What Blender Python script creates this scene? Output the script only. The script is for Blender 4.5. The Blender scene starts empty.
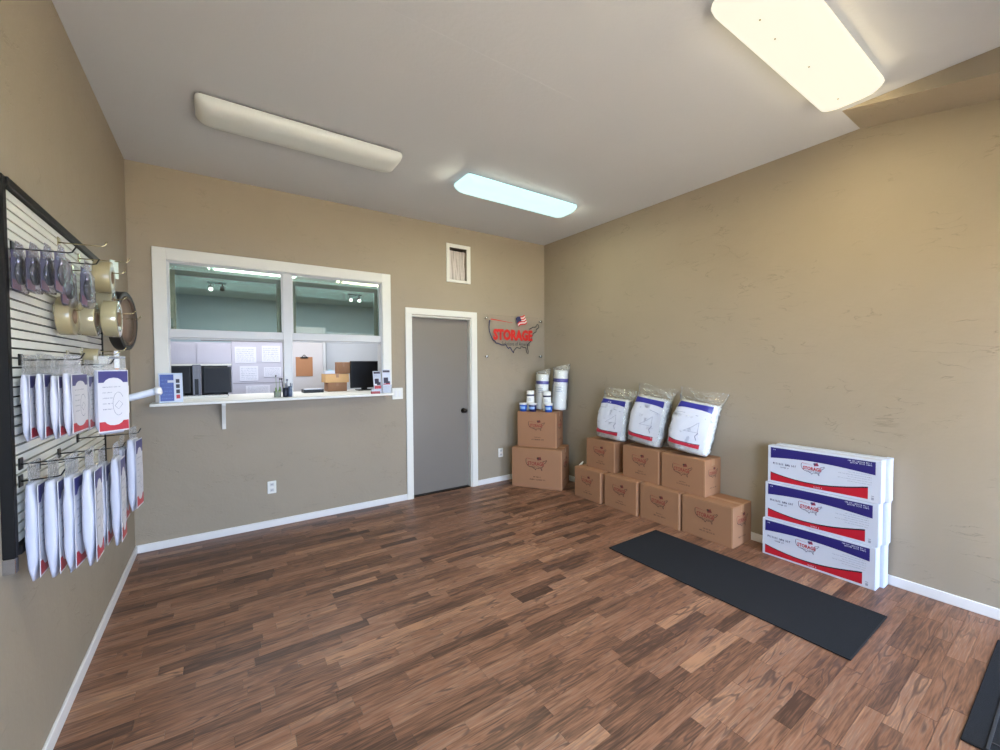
import bpy, bmesh, math, random
import numpy as np
from mathutils import Matrix, Vector, noise

random.seed(7)
sc = bpy.context.scene
COL = sc.collection

# ------------------------------------------------------------------ camera
FPX, YAW, PITCH, ROLL, CH = 412.34, 0.59919, -0.02602, -0.00608, 1.51
cy_, sy_, cp_, sp_ = math.cos(YAW), math.sin(YAW), math.cos(PITCH), math.sin(PITCH)
FW = Vector((sy_*cp_, cy_*cp_, sp_)); RT0 = Vector((cy_, -sy_, 0)); UP0 = RT0.cross(FW)
RT = math.cos(ROLL)*RT0 + math.sin(ROLL)*UP0
UP = math.cos(ROLL)*UP0 - math.sin(ROLL)*RT0
cam_d = bpy.data.cameras.new('camera'); cam = bpy.data.objects.new('camera', cam_d); COL.objects.link(cam)
m = Matrix.Identity(4)
for i in range(3):
    m[i][0] = RT[i]; m[i][1] = UP[i]; m[i][2] = -FW[i]
m[2][3] = CH
cam.matrix_world = m
cam_d.sensor_width = 36; cam_d.lens = 36*FPX/1000; cam_d.clip_start = 0.02
sc.camera = cam

def at(px, py, axis, val):
    """the point where the ray of a photo pixel meets the plane axis = val"""
    d = FW + RT*((px-500)/FPX) - UP*((py-375)/FPX)
    o = Vector((0, 0, CH)); t = (val-o[axis])/d[axis]
    return o + d*t
def proj(P):
    d = Vector(P) - Vector((0, 0, CH)); z = d.dot(FW)
    return 500+FPX*d.dot(RT)/z, 375-FPX*d.dot(UP)/z, z

# ------------------------------------------------------------------ world, exposure
D, XL, XR, H, YF = 4.376, -0.580, 3.738, 3.142, -0.95   # back wall, left wall, right wall, ceiling, front wall
w = bpy.data.worlds.new('world'); sc.world = w; w.use_nodes = True
bg = w.node_tree.nodes['Background']; bg.inputs[0].default_value = (0.57, 0.73, 1.0, 1); bg.inputs[1].default_value = 27.0
sc.view_settings.view_transform = 'Standard'; sc.view_settings.look = 'None'
sc.view_settings.gamma = 1; sc.view_settings.use_curve_mapping = False
sc.view_settings.exposure = -0.15
LIGHT_WARM, LIGHT_CYAN = 22.0, 17.0      # watts of the ceiling lamps that are on
sun_d = bpy.data.lights.new('sun', 'SUN'); sun_d.energy = 85.0; sun_d.color = (1.0, 0.93, 0.82); sun_d.angle = 0.01
sun = bpy.data.objects.new('sun', sun_d); COL.objects.link(sun)      # shines along the front wall onto the ground outside
sun.rotation_euler = Vector((-0.62, -0.10, -0.78)).to_track_quat('-Z', 'Y').to_euler()

def portal(x0, x1, z0, z1, y):
    l = bpy.data.lights.new('daylight_portal', 'AREA'); l.shape = 'RECTANGLE'; l.size = x1-x0; l.size_y = z1-z0
    l.cycles.is_portal = True
    o = bpy.data.objects.new('daylight_portal', l); COL.objects.link(o)
    o.location = ((x0+x1)/2, y, (z0+z1)/2); o.rotation_euler = (math.radians(-90), 0, math.radians(180))
    o.rotation_euler = (math.radians(90), 0, 0)      # -Z points to +Y, into the room
portal(-0.3, 1.7, 0.7, 2.15, YF-0.12)
portal(2.55, 3.6, 0.03, 2.05, YF-0.12)

# ------------------------------------------------------------------ materials
def lin(c):
    return tuple(((v/255)/12.92 if v/255 <= 0.04045 else ((v/255+0.055)/1.055)**2.4) for v in c)
MATS = {}
def mat(name, rgb=(200, 200, 200), rough=0.5, metal=0.0, spec=0.5, var=0.0, vscale=8.0, bump=0.0, bscale=60.0, emit=0.0, alpha=1.0, stretch=None, coat=0.0):
    if name in MATS: return MATS[name]
    M = bpy.data.materials.new(name); M.use_nodes = True; nt = M.node_tree; b = nt.nodes['Principled BSDF']
    c = lin(rgb)
    b.inputs['Base Color'].default_value = (*c, 1); b.inputs['Roughness'].default_value = rough
    b.inputs['Metallic'].default_value = metal; b.inputs['Specular IOR Level'].default_value = spec
    b.inputs['Coat Weight'].default_value = coat
    if emit > 0:
        b.inputs['Emission Color'].default_value = (*c, 1); b.inputs['Emission Strength'].default_value = emit
    tc = nt.nodes.new('ShaderNodeTexCoord')
    vec = tc.outputs['Object']
    if stretch:
        mp = nt.nodes.new('ShaderNodeMapping'); mp.inputs['Scale'].default_value = stretch
        nt.links.new(vec, mp.inputs[0]); vec = mp.outputs[0]
    n = nt.nodes.new('ShaderNodeTexNoise'); n.inputs['Scale'].default_value = vscale; n.inputs['Detail'].default_value = 4
    nt.links.new(vec, n.inputs['Vector'])
    mx = nt.nodes.new('ShaderNodeMix'); mx.data_type = 'RGBA'
    v = max(var, 0.015)
    mx.inputs['A'].default_value = (*[x*(1-v) for x in c], 1); mx.inputs['B'].default_value = (*[min(1, x*(1+v)) for x in c], 1)
    nt.links.new(n.outputs['Fac'], mx.inputs['Factor']); nt.links.new(mx.outputs['Result'], b.inputs['Base Color'])
    if bump > 0:
        n2 = nt.nodes.new('ShaderNodeTexNoise'); n2.inputs['Scale'].default_value = bscale; n2.inputs['Detail'].default_value = 3
        nt.links.new(vec, n2.inputs['Vector'])
        bp = nt.nodes.new('ShaderNodeBump'); bp.inputs['Strength'].default_value = bump; bp.inputs['Distance'].default_value = 0.004
        nt.links.new(n2.outputs['Fac'], bp.inputs['Height']); nt.links.new(bp.outputs['Normal'], b.inputs['Normal'])
    MATS[name] = M
    return M

def film(name, rgb=(255, 255, 255), opacity=0.16, rough=0.12, wrinkle=0.6, wscale=28, ior=1.22):
    """thin clear plastic: mostly transparent, with a glossy skin"""
    if name in MATS: return MATS[name]
    M = bpy.data.materials.new(name); M.use_nodes = True; nt = M.node_tree
    for n in list(nt.nodes): nt.nodes.remove(n)
    out = nt.nodes.new('ShaderNodeOutputMaterial'); tr = nt.nodes.new('ShaderNodeBsdfTransparent'); tr.inputs[0].default_value = (*lin(rgb), 1)
    b = nt.nodes.new('ShaderNodeBsdfGlossy'); b.inputs['Color'].default_value = (0.95, 0.95, 0.97, 1); b.inputs['Roughness'].default_value = rough
    df = nt.nodes.new('ShaderNodeBsdfDiffuse'); df.inputs['Color'].default_value = (0.85, 0.86, 0.88, 1)
    mixs = nt.nodes.new('ShaderNodeMixShader'); mixd = nt.nodes.new('ShaderNodeMixShader'); mixd.inputs[0].default_value = opacity
    fr = nt.nodes.new('ShaderNodeFresnel'); fr.inputs[0].default_value = ior
    tc = nt.nodes.new('ShaderNodeTexCoord'); n2 = nt.nodes.new('ShaderNodeTexNoise'); n2.inputs['Scale'].default_value = wscale; n2.inputs['Detail'].default_value = 4; n2.inputs['Distortion'].default_value = 1.2
    nt.links.new(tc.outputs['Object'], n2.inputs['Vector'])
    bp = nt.nodes.new('ShaderNodeBump'); bp.inputs['Strength'].default_value = wrinkle; bp.inputs['Distance'].default_value = 0.02
    nt.links.new(n2.outputs['Fac'], bp.inputs['Height']); nt.links.new(bp.outputs[0], b.inputs['Normal']); nt.links.new(bp.outputs[0], fr.inputs['Normal'])
    nt.links.new(tr.outputs[0], mixd.inputs[1]); nt.links.new(df.outputs[0], mixd.inputs[2])
    nt.links.new(fr.outputs[0], mixs.inputs[0])
    nt.links.new(mixd.outputs[0], mixs.inputs[1]); nt.links.new(b.outputs[0], mixs.inputs[2]); nt.links.new(mixs.outputs[0], out.inputs[0])
    MATS[name] = M
    return M

def wall_material(name, rgb, marks=1.0, seed=0.0, axes='xz'):
    """hand-trowelled, painted plaster: thin scattered trowel ridges and a soft undulation"""
    M = bpy.data.materials.new(name); M.use_nodes = True; nt = M.node_tree; b = nt.nodes['Principled BSDF']
    L = nt.links.new; N = nt.nodes.new
    b.inputs['Roughness'].default_value = 0.62; b.inputs['Specular IOR Level'].default_value = 0.35
    c = lin(rgb); tc = N('ShaderNodeTexCoord')
    mp = N('ShaderNodeMapping'); mp.inputs['Location'].default_value = (seed, seed*1.7, seed*0.3); L(tc.outputs['Object'], mp.inputs[0])
    n1 = N('ShaderNodeTexNoise'); n1.inputs['Scale'].default_value = 1.6; n1.inputs['Detail'].default_value = 5; L(mp.outputs[0], n1.inputs['Vector'])
    mx = N('ShaderNodeMix'); mx.data_type = 'RGBA'
    mx.inputs['A'].default_value = (*[x*0.93 for x in c], 1); mx.inputs['B'].default_value = (*[x*1.07 for x in c], 1)
    L(n1.outputs['Fac'], mx.inputs['Factor'])
    # ridges: a thin iso-line of a warped noise, kept only where a mask noise is high
    mps = N('ShaderNodeMapping'); mps.inputs['Scale'].default_value = (0.45, 0.45, 1.7); mps.inputs['Rotation'].default_value = (0.25, 0.2, 0); L(mp.outputs[0], mps.inputs[0])
    n2 = N('ShaderNodeTexNoise'); n2.inputs['Scale'].default_value = 6.5; n2.inputs['Detail'].default_value = 4; n2.inputs['Distortion'].default_value = 0.5; L(mps.outputs[0], n2.inputs['Vector'])
    s = N('ShaderNodeMath'); s.operation = 'SUBTRACT'; s.inputs[1].default_value = 0.5; L(n2.outputs['Fac'], s.inputs[0])
    a = N('ShaderNodeMath'); a.operation = 'ABSOLUTE'; L(s.outputs[0], a.inputs[0])
    r = N('ShaderNodeMapRange'); r.inputs['From Min'].default_value = 0.0; r.inputs['From Max'].default_value = 0.010; r.inputs['To Min'].default_value = 1; r.inputs['To Max'].default_value = 0; L(a.outputs[0], r.inputs['Value'])
    n3 = N('ShaderNodeTexNoise'); n3.inputs['Scale'].default_value = 5.0; n3.inputs['Detail'].default_value = 1.0; L(mp.outputs[0], n3.inputs['Vector'])
    r3 = N('ShaderNodeMapRange'); r3.inputs['From Min'].default_value = 0.53; r3.inputs['From Max'].default_value = 0.64; L(n3.outputs['Fac'], r3.inputs['Value'])
    ml = N('ShaderNodeMath'); ml.operation = 'MULTIPLY'; L(r.outputs[0], ml.inputs[0]); L(r3.outputs[0], ml.inputs[1])
    n4 = N('ShaderNodeTexNoise'); n4.inputs['Scale'].default_value = 55; n4.inputs['Detail'].default_value = 3; L(mp.outputs[0], n4.inputs['Vector'])
    n5 = N('ShaderNodeTexNoise'); n5.inputs['Scale'].default_value = 7; n5.inputs['Detail'].default_value = 3; L(mp.outputs[0], n5.inputs['Vector'])
    h1 = N('ShaderNodeMath'); h1.operation = 'MULTIPLY_ADD'; h1.inputs[1].default_value = 0.9*marks; L(ml.outputs[0], h1.inputs[0])
    h2 = N('ShaderNodeMath'); h2.operation = 'MULTIPLY_ADD'; h2.inputs[1].default_value = 0.35; L(n4.outputs['Fac'], h2.inputs[0]); 
    h3 = N('ShaderNodeMath'); h3.operation = 'MULTIPLY'; h3.inputs[1].default_value = 1.6; L(n5.outputs['Fac'], h3.inputs[0])
    L(h3.outputs[0], h2.inputs[2]); L(h2.outputs[0], h1.inputs[2])
    bp = N('ShaderNodeBump'); bp.inputs['Strength'].default_value = 0.5; bp.inputs['Distance'].default_value = 0.006; L(h1.outputs[0], bp.inputs['Height']); L(bp.outputs[0], b.inputs['Normal'])
    # darker tone along the ridges
    mk = N('ShaderNodeMix'); mk.data_type = 'RGBA'; mk.inputs['B'].default_value = (*[x*0.62 for x in c], 1)
    f = N('ShaderNodeMath'); f.operation = 'MULTIPLY'; f.inputs[1].default_value = 0.36*marks; L(ml.outputs[0], f.inputs[0]); L(f.outputs[0], mk.inputs['Factor'])
    L(mx.outputs['Result'], mk.inputs['A']); L(mk.outputs['Result'], b.inputs['Base Color'])
    return M

def floor_material():
    M = bpy.data.materials.new('laminate_wood'); M.use_nodes = True; nt = M.node_tree; b = nt.nodes['Principled BSDF']
    L = nt.links.new; N = nt.nodes.new
    tc = N('ShaderNodeTexCoord'); at_ = N('ShaderNodeAttribute'); at_.attribute_name = 'tone'
    cx = N('ShaderNodeCombineXYZ'); k = N('ShaderNodeMath'); k.operation = 'MULTIPLY'; k.inputs[1].default_value = 37.0; L(at_.outputs['Fac'], k.inputs[0])
    L(k.outputs[0], cx.inputs[0]); L(k.outputs[0], cx.inputs[2])
    ad = N('ShaderNodeVectorMath'); ad.operation = 'ADD'; L(tc.outputs['Object'], ad.inputs[0]); L(cx.outputs[0], ad.inputs[1])
    mp = N('ShaderNodeMapping'); mp.inputs['Scale'].default_value = (1.0, 7.0, 1.0); L(ad.outputs[0], mp.inputs[0])
    # cathedral figure
    n0 = N('ShaderNodeTexNoise'); n0.inputs['Scale'].default_value = 2.4; n0.inputs['Detail'].default_value = 1.5; L(mp.outputs[0], n0.inputs['Vector'])
    mu = N('ShaderNodeMath'); mu.operation = 'MULTIPLY'; mu.inputs[1].default_value = 40; L(n0.outputs['Fac'], mu.inputs[0])
    sn = N('ShaderNodeMath'); sn.operation = 'SINE'; L(mu.outputs[0], sn.inputs[0])
    # fine pores
    mp2 = N('ShaderNodeMapping'); mp2.inputs['Scale'].default_value = (6.0, 110.0, 1.0); L(ad.outputs[0], mp2.inputs[0])
    n1 = N('ShaderNodeTexNoise'); n1.inputs['Scale'].default_value = 1.5; n1.inputs['Detail'].default_value = 4; L(mp2.outputs[0], n1.inputs['Vector'])
    ramp = N('ShaderNodeValToRGB'); e = ramp.color_ramp.elements
    cols = [(0.0, (72, 50, 40)), (0.22, (98, 69, 54)), (0.45, (120, 84, 64)), (0.62, (138, 96, 73)), (0.80, (134, 103, 86)), (1.0, (164, 121, 92))]
    e[0].position = cols[0][0]; e[0].color = (*lin(cols[0][1]), 1); e[1].position = 1.0; e[1].color = (*lin(cols[-1][1]), 1)
    for p_, c_ in cols[1:-1]:
        q = e.new(p_); q.color = (*lin(c_), 1)
    t1 = N('ShaderNodeMath'); t1.operation = 'MULTIPLY_ADD'; t1.inputs[1].default_value = 0.10; L(sn.outputs[0], t1.inputs[0])
    tn = N('ShaderNodeMath'); tn.operation = 'MULTIPLY_ADD'; tn.inputs[1].default_value = 1.05; tn.inputs[2].default_value = -0.025; L(at_.outputs['Fac'], tn.inputs[0])
    mp3 = N('ShaderNodeMapping'); mp3.inputs['Scale'].default_value = (3.0, 42.0, 1.0); L(ad.outputs[0], mp3.inputs[0])
    n7 = N('ShaderNodeTexNoise'); n7.inputs['Scale'].default_value = 1.3; n7.inputs['Detail'].default_value = 3; L(mp3.outputs[0], n7.inputs['Vector'])
    s7 = N('ShaderNodeMath'); s7.operation = 'SUBTRACT'; s7.inputs[1].default_value = 0.5; L(n7.outputs['Fac'], s7.inputs[0])
    a7 = N('ShaderNodeMath'); a7.operation = 'MULTIPLY_ADD'; a7.inputs[1].default_value = 1.0; L(s7.outputs[0], a7.inputs[0]); L(tn.outputs[0], a7.inputs[2])
    L(a7.outputs[0], t1.inputs[2])
    n2 = N('ShaderNodeMath'); n2.operation = 'SUBTRACT'; n2.inputs[1].default_value = 0.5; L(n1.outputs['Fac'], n2.inputs[0])
    t2 = N('ShaderNodeMath'); t2.operation = 'MULTIPLY_ADD'; t2.inputs[1].default_value = 1.3; t2.use_clamp = True; L(n2.outputs[0], t2.inputs[0]); L(t1.outputs[0], t2.inputs[2])
    L(t2.outputs[0], ramp.inputs[0])
    # dark lines of the figure
    r = N('ShaderNodeMapRange'); r.inputs['From Min'].default_value = 0.55; r.inputs['From Max'].default_value = 1.0; r.inputs['To Max'].default_value = 0.8; L(sn.outputs[0], r.inputs['Value'])
    n6 = N('ShaderNodeTexNoise'); n6.inputs['Scale'].default_value = 3.0; L(ad.outputs[0], n6.inputs['Vector'])
    r6 = N('ShaderNodeMapRange'); r6.inputs['From Min'].default_value = 0.40; r6.inputs['From Max'].default_value = 0.58; L(n6.outputs['Fac'], r6.inputs['Value'])
    mm = N('ShaderNodeMath'); mm.operation = 'MULTIPLY'; L(r.outputs[0], mm.inputs[0]); L(r6.outputs[0], mm.inputs[1])
    mk = N('ShaderNodeMix'); mk.data_type = 'RGBA'; mk.inputs['B'].default_value = (*lin((72, 52, 46)), 1); L(mm.outputs[0], mk.inputs['Factor']); L(ramp.outputs[0], mk.inputs['A'])
    L(mk.outputs['Result'], b.inputs['Base Color'])
    rr = N('ShaderNodeMapRange'); rr.inputs['To Min'].default_value = 0.30; rr.inputs['To Max'].default_value = 0.46; L(n1.outputs['Fac'], rr.inputs['Value']); L(rr.outputs[0], b.inputs['Roughness'])
    b.inputs['Specular IOR Level'].default_value = 0.32
    bp = N('ShaderNodeBump'); bp.inputs['Strength'].default_value = 0.12; bp.inputs['Distance'].default_value = 0.002; L(n1.outputs['Fac'], bp.inputs['Height']); L(bp.outputs[0], b.inputs['Normal'])
    return M

WALLC = (156, 144, 127)
M_wall = wall_material('plaster_tan', WALLC, 0.8, 0.0)
M_wallR = wall_material('plaster_tan_marked', WALLC, 1.1, 9.0)
M_ceil = mat('ceiling_paint', (199, 200, 206), 0.7, var=0.03, vscale=1.5, bump=0.25, bscale=45)
M_trim = mat('trim_white', (228, 226, 220), 0.4, var=0.02)
M_base = mat('baseboard_white', (226, 224, 224), 0.4, var=0.02)
M_frame = mat('window_frame_white', (206, 206, 208), 0.35)
M_floor = floor_material()
M_dark = mat('dark_gap', (40, 28, 22), 0.9)
M_door = mat('door_grey', (121, 114, 107), 0.42, var=0.05, vscale=2.2, bump=0.12, bscale=30)
M_black = mat('black_plastic', (10, 10, 12), 0.4, spec=0.3)
M_blackframe = mat('black_frame', (13, 11, 11), 0.5, spec=0.25, bump=0.1)
M_chrome = mat('chrome', (190, 190, 195), 0.2, 1.0)
M_darkmetal = mat('dark_bronze', (50, 44, 40), 0.3, 1.0)
M_card = mat('cardboard', (156, 113, 82), 0.75, var=0.07, vscale=5, bump=0.12, bscale=90)
M_cardlight = mat('cardboard_edge', (178, 134, 102), 0.8, var=0.05)
M_cardtape = mat('carton_tape', (164, 120, 86), 0.35)
M_inkred = mat('ink_red_brown', (140, 52, 44), 0.8)
M_inkdark = mat('ink_dark', (70, 46, 40), 0.8)
M_white = mat('white_gloss_card', (206, 211, 226), 0.45, var=0.02)
M_blue = mat('print_navy', (38, 32, 110), 0.45)
M_red = mat('print_red', (186, 22, 44), 0.45)
M_navyline = mat('print_black_navy', (26, 18, 40), 0.5)
M_grey = mat('print_grey', (150, 156, 176), 0.5)
M_lav = mat('packet_white', (184, 184, 198), 0.45, var=0.03, vscale=14, bump=0.3, bscale=30)
M_film = film('clear_film')
M_header = film('clear_header_film', opacity=0.16, wrinkle=0.3, wscale=40, ior=1.06)
M_foam = mat('foam_white', (236, 236, 232), 0.7, var=0.04, vscale=40)

# ------------------------------------------------------------------ mesh helpers
def link(name, bm, material, parent=None, smooth=False, mats=None):
    me = bpy.data.meshes.new(name); bm.normal_update(); bm.to_mesh(me); bm.free()
    for mm_ in (mats or [material]): me.materials.append(mm_)
    if smooth:
        for p_ in me.polygons: p_.use_smooth = True
    o = bpy.data.objects.new(name, me); COL.objects.link(o)
    if parent is not None: o.parent = parent
    return o
def NB(): return bmesh.new()
def box(bm, x0, x1, y0, y1, z0, z1, bev=0.0, M=None, seg=1):
    r = bmesh.ops.create_cube(bm, size=1.0); vs = r['verts']
    bmesh.ops.transform(bm, matrix=Matrix.Translation(((x0+x1)/2, (y0+y1)/2, (z0+z1)/2)) @ Matrix.Diagonal((abs(x1-x0), abs(y1-y0), abs(z1-z0), 1)), verts=vs)
    if bev > 0:
        es = list({e for v in vs for e in v.link_edges})
        r2 = bmesh.ops.bevel(bm, geom=es, offset=bev, segments=seg, affect='EDGES', profile=0.5)
        vs = list({v for f in r2['faces'] for v in f.verts} | {v for v in vs if v.is_valid})
    if M is not None: bmesh.ops.transform(bm, matrix=M, verts=vs)
    return vs
def poly(bm, pts, M=None):
    vs = [bm.verts.new(M @ Vector(p_) if M is not None else Vector(p_)) for p_ in pts]
    try: return bm.faces.new(vs)
    except ValueError: return None
def tube(bm, pts, r, n=8, caps=True):
    pts = [Vector(p_) for p_ in pts]; rings = []
    prev = None
    for i, p_ in enumerate(pts):
        d = (pts[min(i+1, len(pts)-1)] - pts[max(i-1, 0)]).normalized()
        if prev is None:
            a = Vector((0, 0, 1)) if abs(d.z) < 0.9 else Vector((1, 0, 0))
            u = d.cross(a).normalized()
        else:
            u = (prev - d*prev.dot(d)).normalized()
        prev = u; v = d.cross(u)
        rr = r[i] if isinstance(r, (list, tuple)) else r
        rings.append([bm.verts.new(p_ + (u*math.cos(2*math.pi*k/n)+v*math.sin(2*math.pi*k/n))*rr) for k in range(n)])
    for a, b_ in zip(rings, rings[1:]):
        for k in range(n): bm.faces.new((a[k], a[(k+1) % n], b_[(k+1) % n], b_[k]))
    if caps:
        bm.faces.new(list(reversed(rings[0]))); bm.faces.new(rings[-1])
def lathe(bm, prof, n=24, M=None, mi=None):
    """prof: (radius, height) about +Z; closed where the radius is 0"""
    rings = []
    for r, z in prof:
        if r <= 1e-6: rings.append([bm.verts.new((0, 0, z))])
        else: rings.append([bm.verts.new((r*math.cos(2*math.pi*k/n), r*math.sin(2*math.pi*k/n), z)) for k in range(n)])
    for j, (a, b_) in enumerate(zip(rings, rings[1:])):
        for k in range(n):
            q = (k+1) % n
            if len(a) == 1 and len(b_) == 1: continue
            if len(a) == 1: f = bm.faces.new((a[0], b_[q], b_[k]))
            elif len(b_) == 1: f = bm.faces.new((a[k], a[q], b_[0]))
            else: f = bm.faces.new((a[k], a[q], b_[q], b_[k]))
            if mi: f.material_index = mi[j]
    if M is not None: bmesh.ops.transform(bm, matrix=M, verts=[v for r in rings for v in r])
    bmesh.ops.recalc_face_normals(bm, faces=bm.faces)
def fr(o, u, v):
    u = Vector(u).normalized(); v = Vector(v).normalized(); n = u.cross(v)
    M_ = Matrix.Identity(4)
    for i in range(3):
        M_[i][0] = u[i]; M_[i][1] = v[i]; M_[i][2] = n[i]; M_[i][3] = o[i]
    return M_
def thing(name, label, cat, loc=(0, 0, 0), rz=0.0, group=None):
    o = bpy.data.objects.new(name, None); o.empty_display_size = 0.1; COL.objects.link(o)
    o.location = loc; o.rotation_euler = (0, 0, rz); tag(o, label, cat, group); return o
def tag(o, label, cat, group=None):
    o['label'] = label; o['category'] = cat
    if group: o['group'] = group
    return o
def struct(o, label=None):
    o['kind'] = 'structure'
    if label: o['label'] = label
    return o
_TX = {}
def text_geo(body, bold=0.0):
    key = (body, bold)
    if key not in _TX:
        cu = bpy.data.curves.new('t', 'FONT'); cu.body = body; cu.align_x = 'LEFT'; cu.offset = bold; cu.resolution_u = 2
        ob = bpy.data.objects.new('t', cu); COL.objects.link(ob)
        dg = bpy.context.evaluated_depsgraph_get(); me = ob.evaluated_get(dg).to_mesh()
        vs = [v.co.copy() for v in me.vertices]; fs = [tuple(p_.vertices) for p_ in me.polygons]
        ob.evaluated_get(dg).to_mesh_clear(); bpy.data.objects.remove(ob); bpy.data.curves.remove(cu)
        xs = [v.x for v in vs]; ys = [v.y for v in vs]
        x0, x1, y0, y1 = min(xs), max(xs), min(ys), max(ys)
        _TX[key] = ([((v.x-x0)/(x1-x0), (v.y-y0)/(y1-y0)) for v in vs], fs)
    return _TX[key]
def text(bm, body, x0, x1, y0, y1, M, bold=0.0, z=0.0, mi=0):
    vs, fs = text_geo(body, bold)
    bv = [bm.verts.new(M @ Vector((x0+u*(x1-x0), y0+v*(y1-y0), z))) for u, v in vs]
    for f in fs:
        try: bm.faces.new([bv[i] for i in f]).material_index = mi
        except ValueError: pass
def stroke(bm, pts, wd, M, z=0.0, mi=0, taper=False):
    P = [Vector((p_[0], p_[1])) for p_ in pts]; L_, R_ = [], []
    for i, p_ in enumerate(P):
        d = P[min(i+1, len(P)-1)]-P[max(i-1, 0)]
        if d.length < 1e-9: d = Vector((1, 0))
        d.normalize(); n_ = Vector((-d.y, d.x))
        k = wd/2*(1-0.8*i/(len(P)-1) if taper else 1)
        L_.append(bm.verts.new(M @ Vector((*(p_+n_*k), z)))); R_.append(bm.verts.new(M @ Vector((*(p_-n_*k), z))))
    for i in range(len(P)-1):
        try: bm.faces.new((R_[i], R_[i+1], L_[i+1], L_[i])).material_index = mi
        except ValueError: pass
def rect(bm, x0, x1, y0, y1, M, z=0.0, mi=0):
    f = poly(bm, [(x0, y0, z), (x1, y0, z), (x1, y1, z), (x0, y1, z)], M)
    if f: f.material_index = mi
def fine_print(bm, x0, x1, y, h, M, z=0.0, mi=0, seed=1):
    """a line of print too small to read: letter-sized upright strokes with word gaps"""
    rg = random.Random(seed); x = x0
    while x < x1-h*0.4:
        n_ = rg.randint(3, 7)
        for _ in range(n_):
            if x > x1-h*0.4: break
            rect(bm, x, x+h*0.22, y, y+h, M, z, mi)
            if rg.random() < 0.6: rect(bm, x+h*0.22, x+h*0.5, y+h*rg.choice([0, 0.4, 0.78]), y+h*rg.choice([0.22, 0.62, 1.0]), M, z, mi)
            x += h*0.68
        x += h*0.6
# outline of the country on the emblem, in degrees
WS = [(-123.6, 48.2), (-124.2, 46.5), (-124.6, 43), (-124.1, 40.3), (-122.6, 37.6), (-120.7, 34.7), (-118.4, 33.8), (-117.1, 32.5), (-114.8, 32.4), (-111, 31.3), (-108.2, 31.3), (-106.5, 31.7), (-104.6, 29.7), (-103.2, 28.9), (-102.2, 29.8), (-101, 29.4), (-99.3, 27.3), (-97.5, 25.9)]
GU = [(-97.5, 25.9), (-97.3, 27.4), (-95, 29.1), (-93.8, 29.8), (-91.4, 29.3), (-89.2, 29.1), (-89.4, 30.2), (-87.5, 30.4), (-85.3, 29.7), (-84, 30.1), (-82.8, 29), (-82.7, 27.7), (-81.7, 26), (-80.5, 25.2), (-80.1, 26.9), (-81.3, 29.7), (-81.2, 31.6), (-79.2, 33.2), (-77.9, 34), (-75.7, 35.3), (-76.2, 37.2)]
NE = [(-75.0, 38.6), (-74.1, 40.3), (-71.6, 41.3), (-70.1, 41.9), (-70.7, 43), (-69.2, 44), (-67.1, 44.8), (-67.9, 46.9), (-69.1, 47.3), (-70.3, 46), (-71.4, 45.1), (-74.7, 45), (-76.2, 44.2), (-79, 43.3)]
TOP = [(-122.8, 48.9), (-117, 48.6), (-110, 48.0), (-103, 47.5), (-97.5, 47.2)]
def geo(p_): return ((p_[0]+124.7)/57.8, (p_[1]-37)/57.8/0.77)
def emblem(bm, cx, cyy, wd, M, mi=(0, 1, 2, 3, 4), bold=0.03, sub=True, sw=0.014, z=0.0):
    """mi: letters, coast line, top line, flag field, sub-line; drawn wd wide about (cx, cyy)"""
    T = lambda p_: (cx+(geo(p_)[0]-0.5)*wd, cyy+geo(p_)[1]*wd)
    stroke(bm, [T(p_) for p_ in WS], sw*wd*1.25, M, z, mi[1]); stroke(bm, [T(p_) for p_ in GU], sw*wd, M, z, mi[4]); stroke(bm, [T(p_) for p_ in NE], sw*wd, M, z, mi[4])
    stroke(bm, [T(p_) for p_ in reversed(TOP)][::-1], sw*wd*1.2, M, z, mi[2], True)
    text(bm, 'STORAGE', cx-0.42*wd, cx+0.36*wd, cyy-0.055*wd, cyy+0.125*wd, M, bold, z+0.0004, mi[0])
    if sub: text(bm, 'Solutions of America', cx-0.26*wd, cx+0.30*wd, cyy-0.135*wd, cyy-0.075*wd, M, 0.0, z, mi[4])
    # little tilted flag with a blue corner
    R_ = M @ Matrix.Translation((cx+0.075*wd, cyy+0.17*wd, z)) @ Matrix.Rotation(math.radians(24), 4, 'Z')
    fw, fh = 0.19*wd, 0.145*wd
    for s in range(7):
        for q in range(4):
            xa, xb = fw*q/4, fw*(q+1)/4
            ya, yb = fh*s/7, fh*(s+1)/7
            wv = lambda x: 0.016*wd*math.sin(x/fw*6)
            f = poly(bm, [(xa, ya+wv(xa), 0), (xb, ya+wv(xb), 0), (xb, yb+wv(xb), 0), (xa, yb+wv(xa), 0)], R_)
            if f: f.material_index = mi[3] if (s >= 3 and q < 2) else (mi[0] if s % 2 == 0 else mi[5])

# ================================================================== the room
WT = 0.13                      # wall thickness
def wall_cells(bm, us, zs, holes, y0, y1, axis='x'):
    """a wall as a grid of blocks with holes left out; axis: the direction it runs along"""
    us = sorted(us); zs = sorted(zs)
    for a, b_ in zip(us, us[1:]):
        for c, d in zip(zs, zs[1:]):
            mu, mz = (a+b_)/2, (c+d)/2
            if any(h[0] < mu < h[1] and h[2] < mz < h[3] for h in holes): continue
            if axis == 'x': box(bm, a, b_, y0, y1, c, d)
            else: box(bm, y0, y1, a, b_, c, d)
    bmesh.ops.remove_doubles(bm, verts=bm.verts, dist=1e-5)
    # drop the doubled faces between blocks
    seen = {}
    for f in list(bm.faces):
        k = tuple(round(x, 4) for x in f.calc_center_median())
        seen.setdefault(k, []).append(f)
    bmesh.ops.delete(bm, geom=[f for v in seen.values() if len(v) > 1 for f in v], context='FACES_ONLY')
WIN = (-0.345, 1.462, 1.19, 2.388); DOOR = (1.785, 2.565, 0.0, 2.07); VENT = (2.272, 2.505, 2.515, 2.895)
bm = NB()
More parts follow.
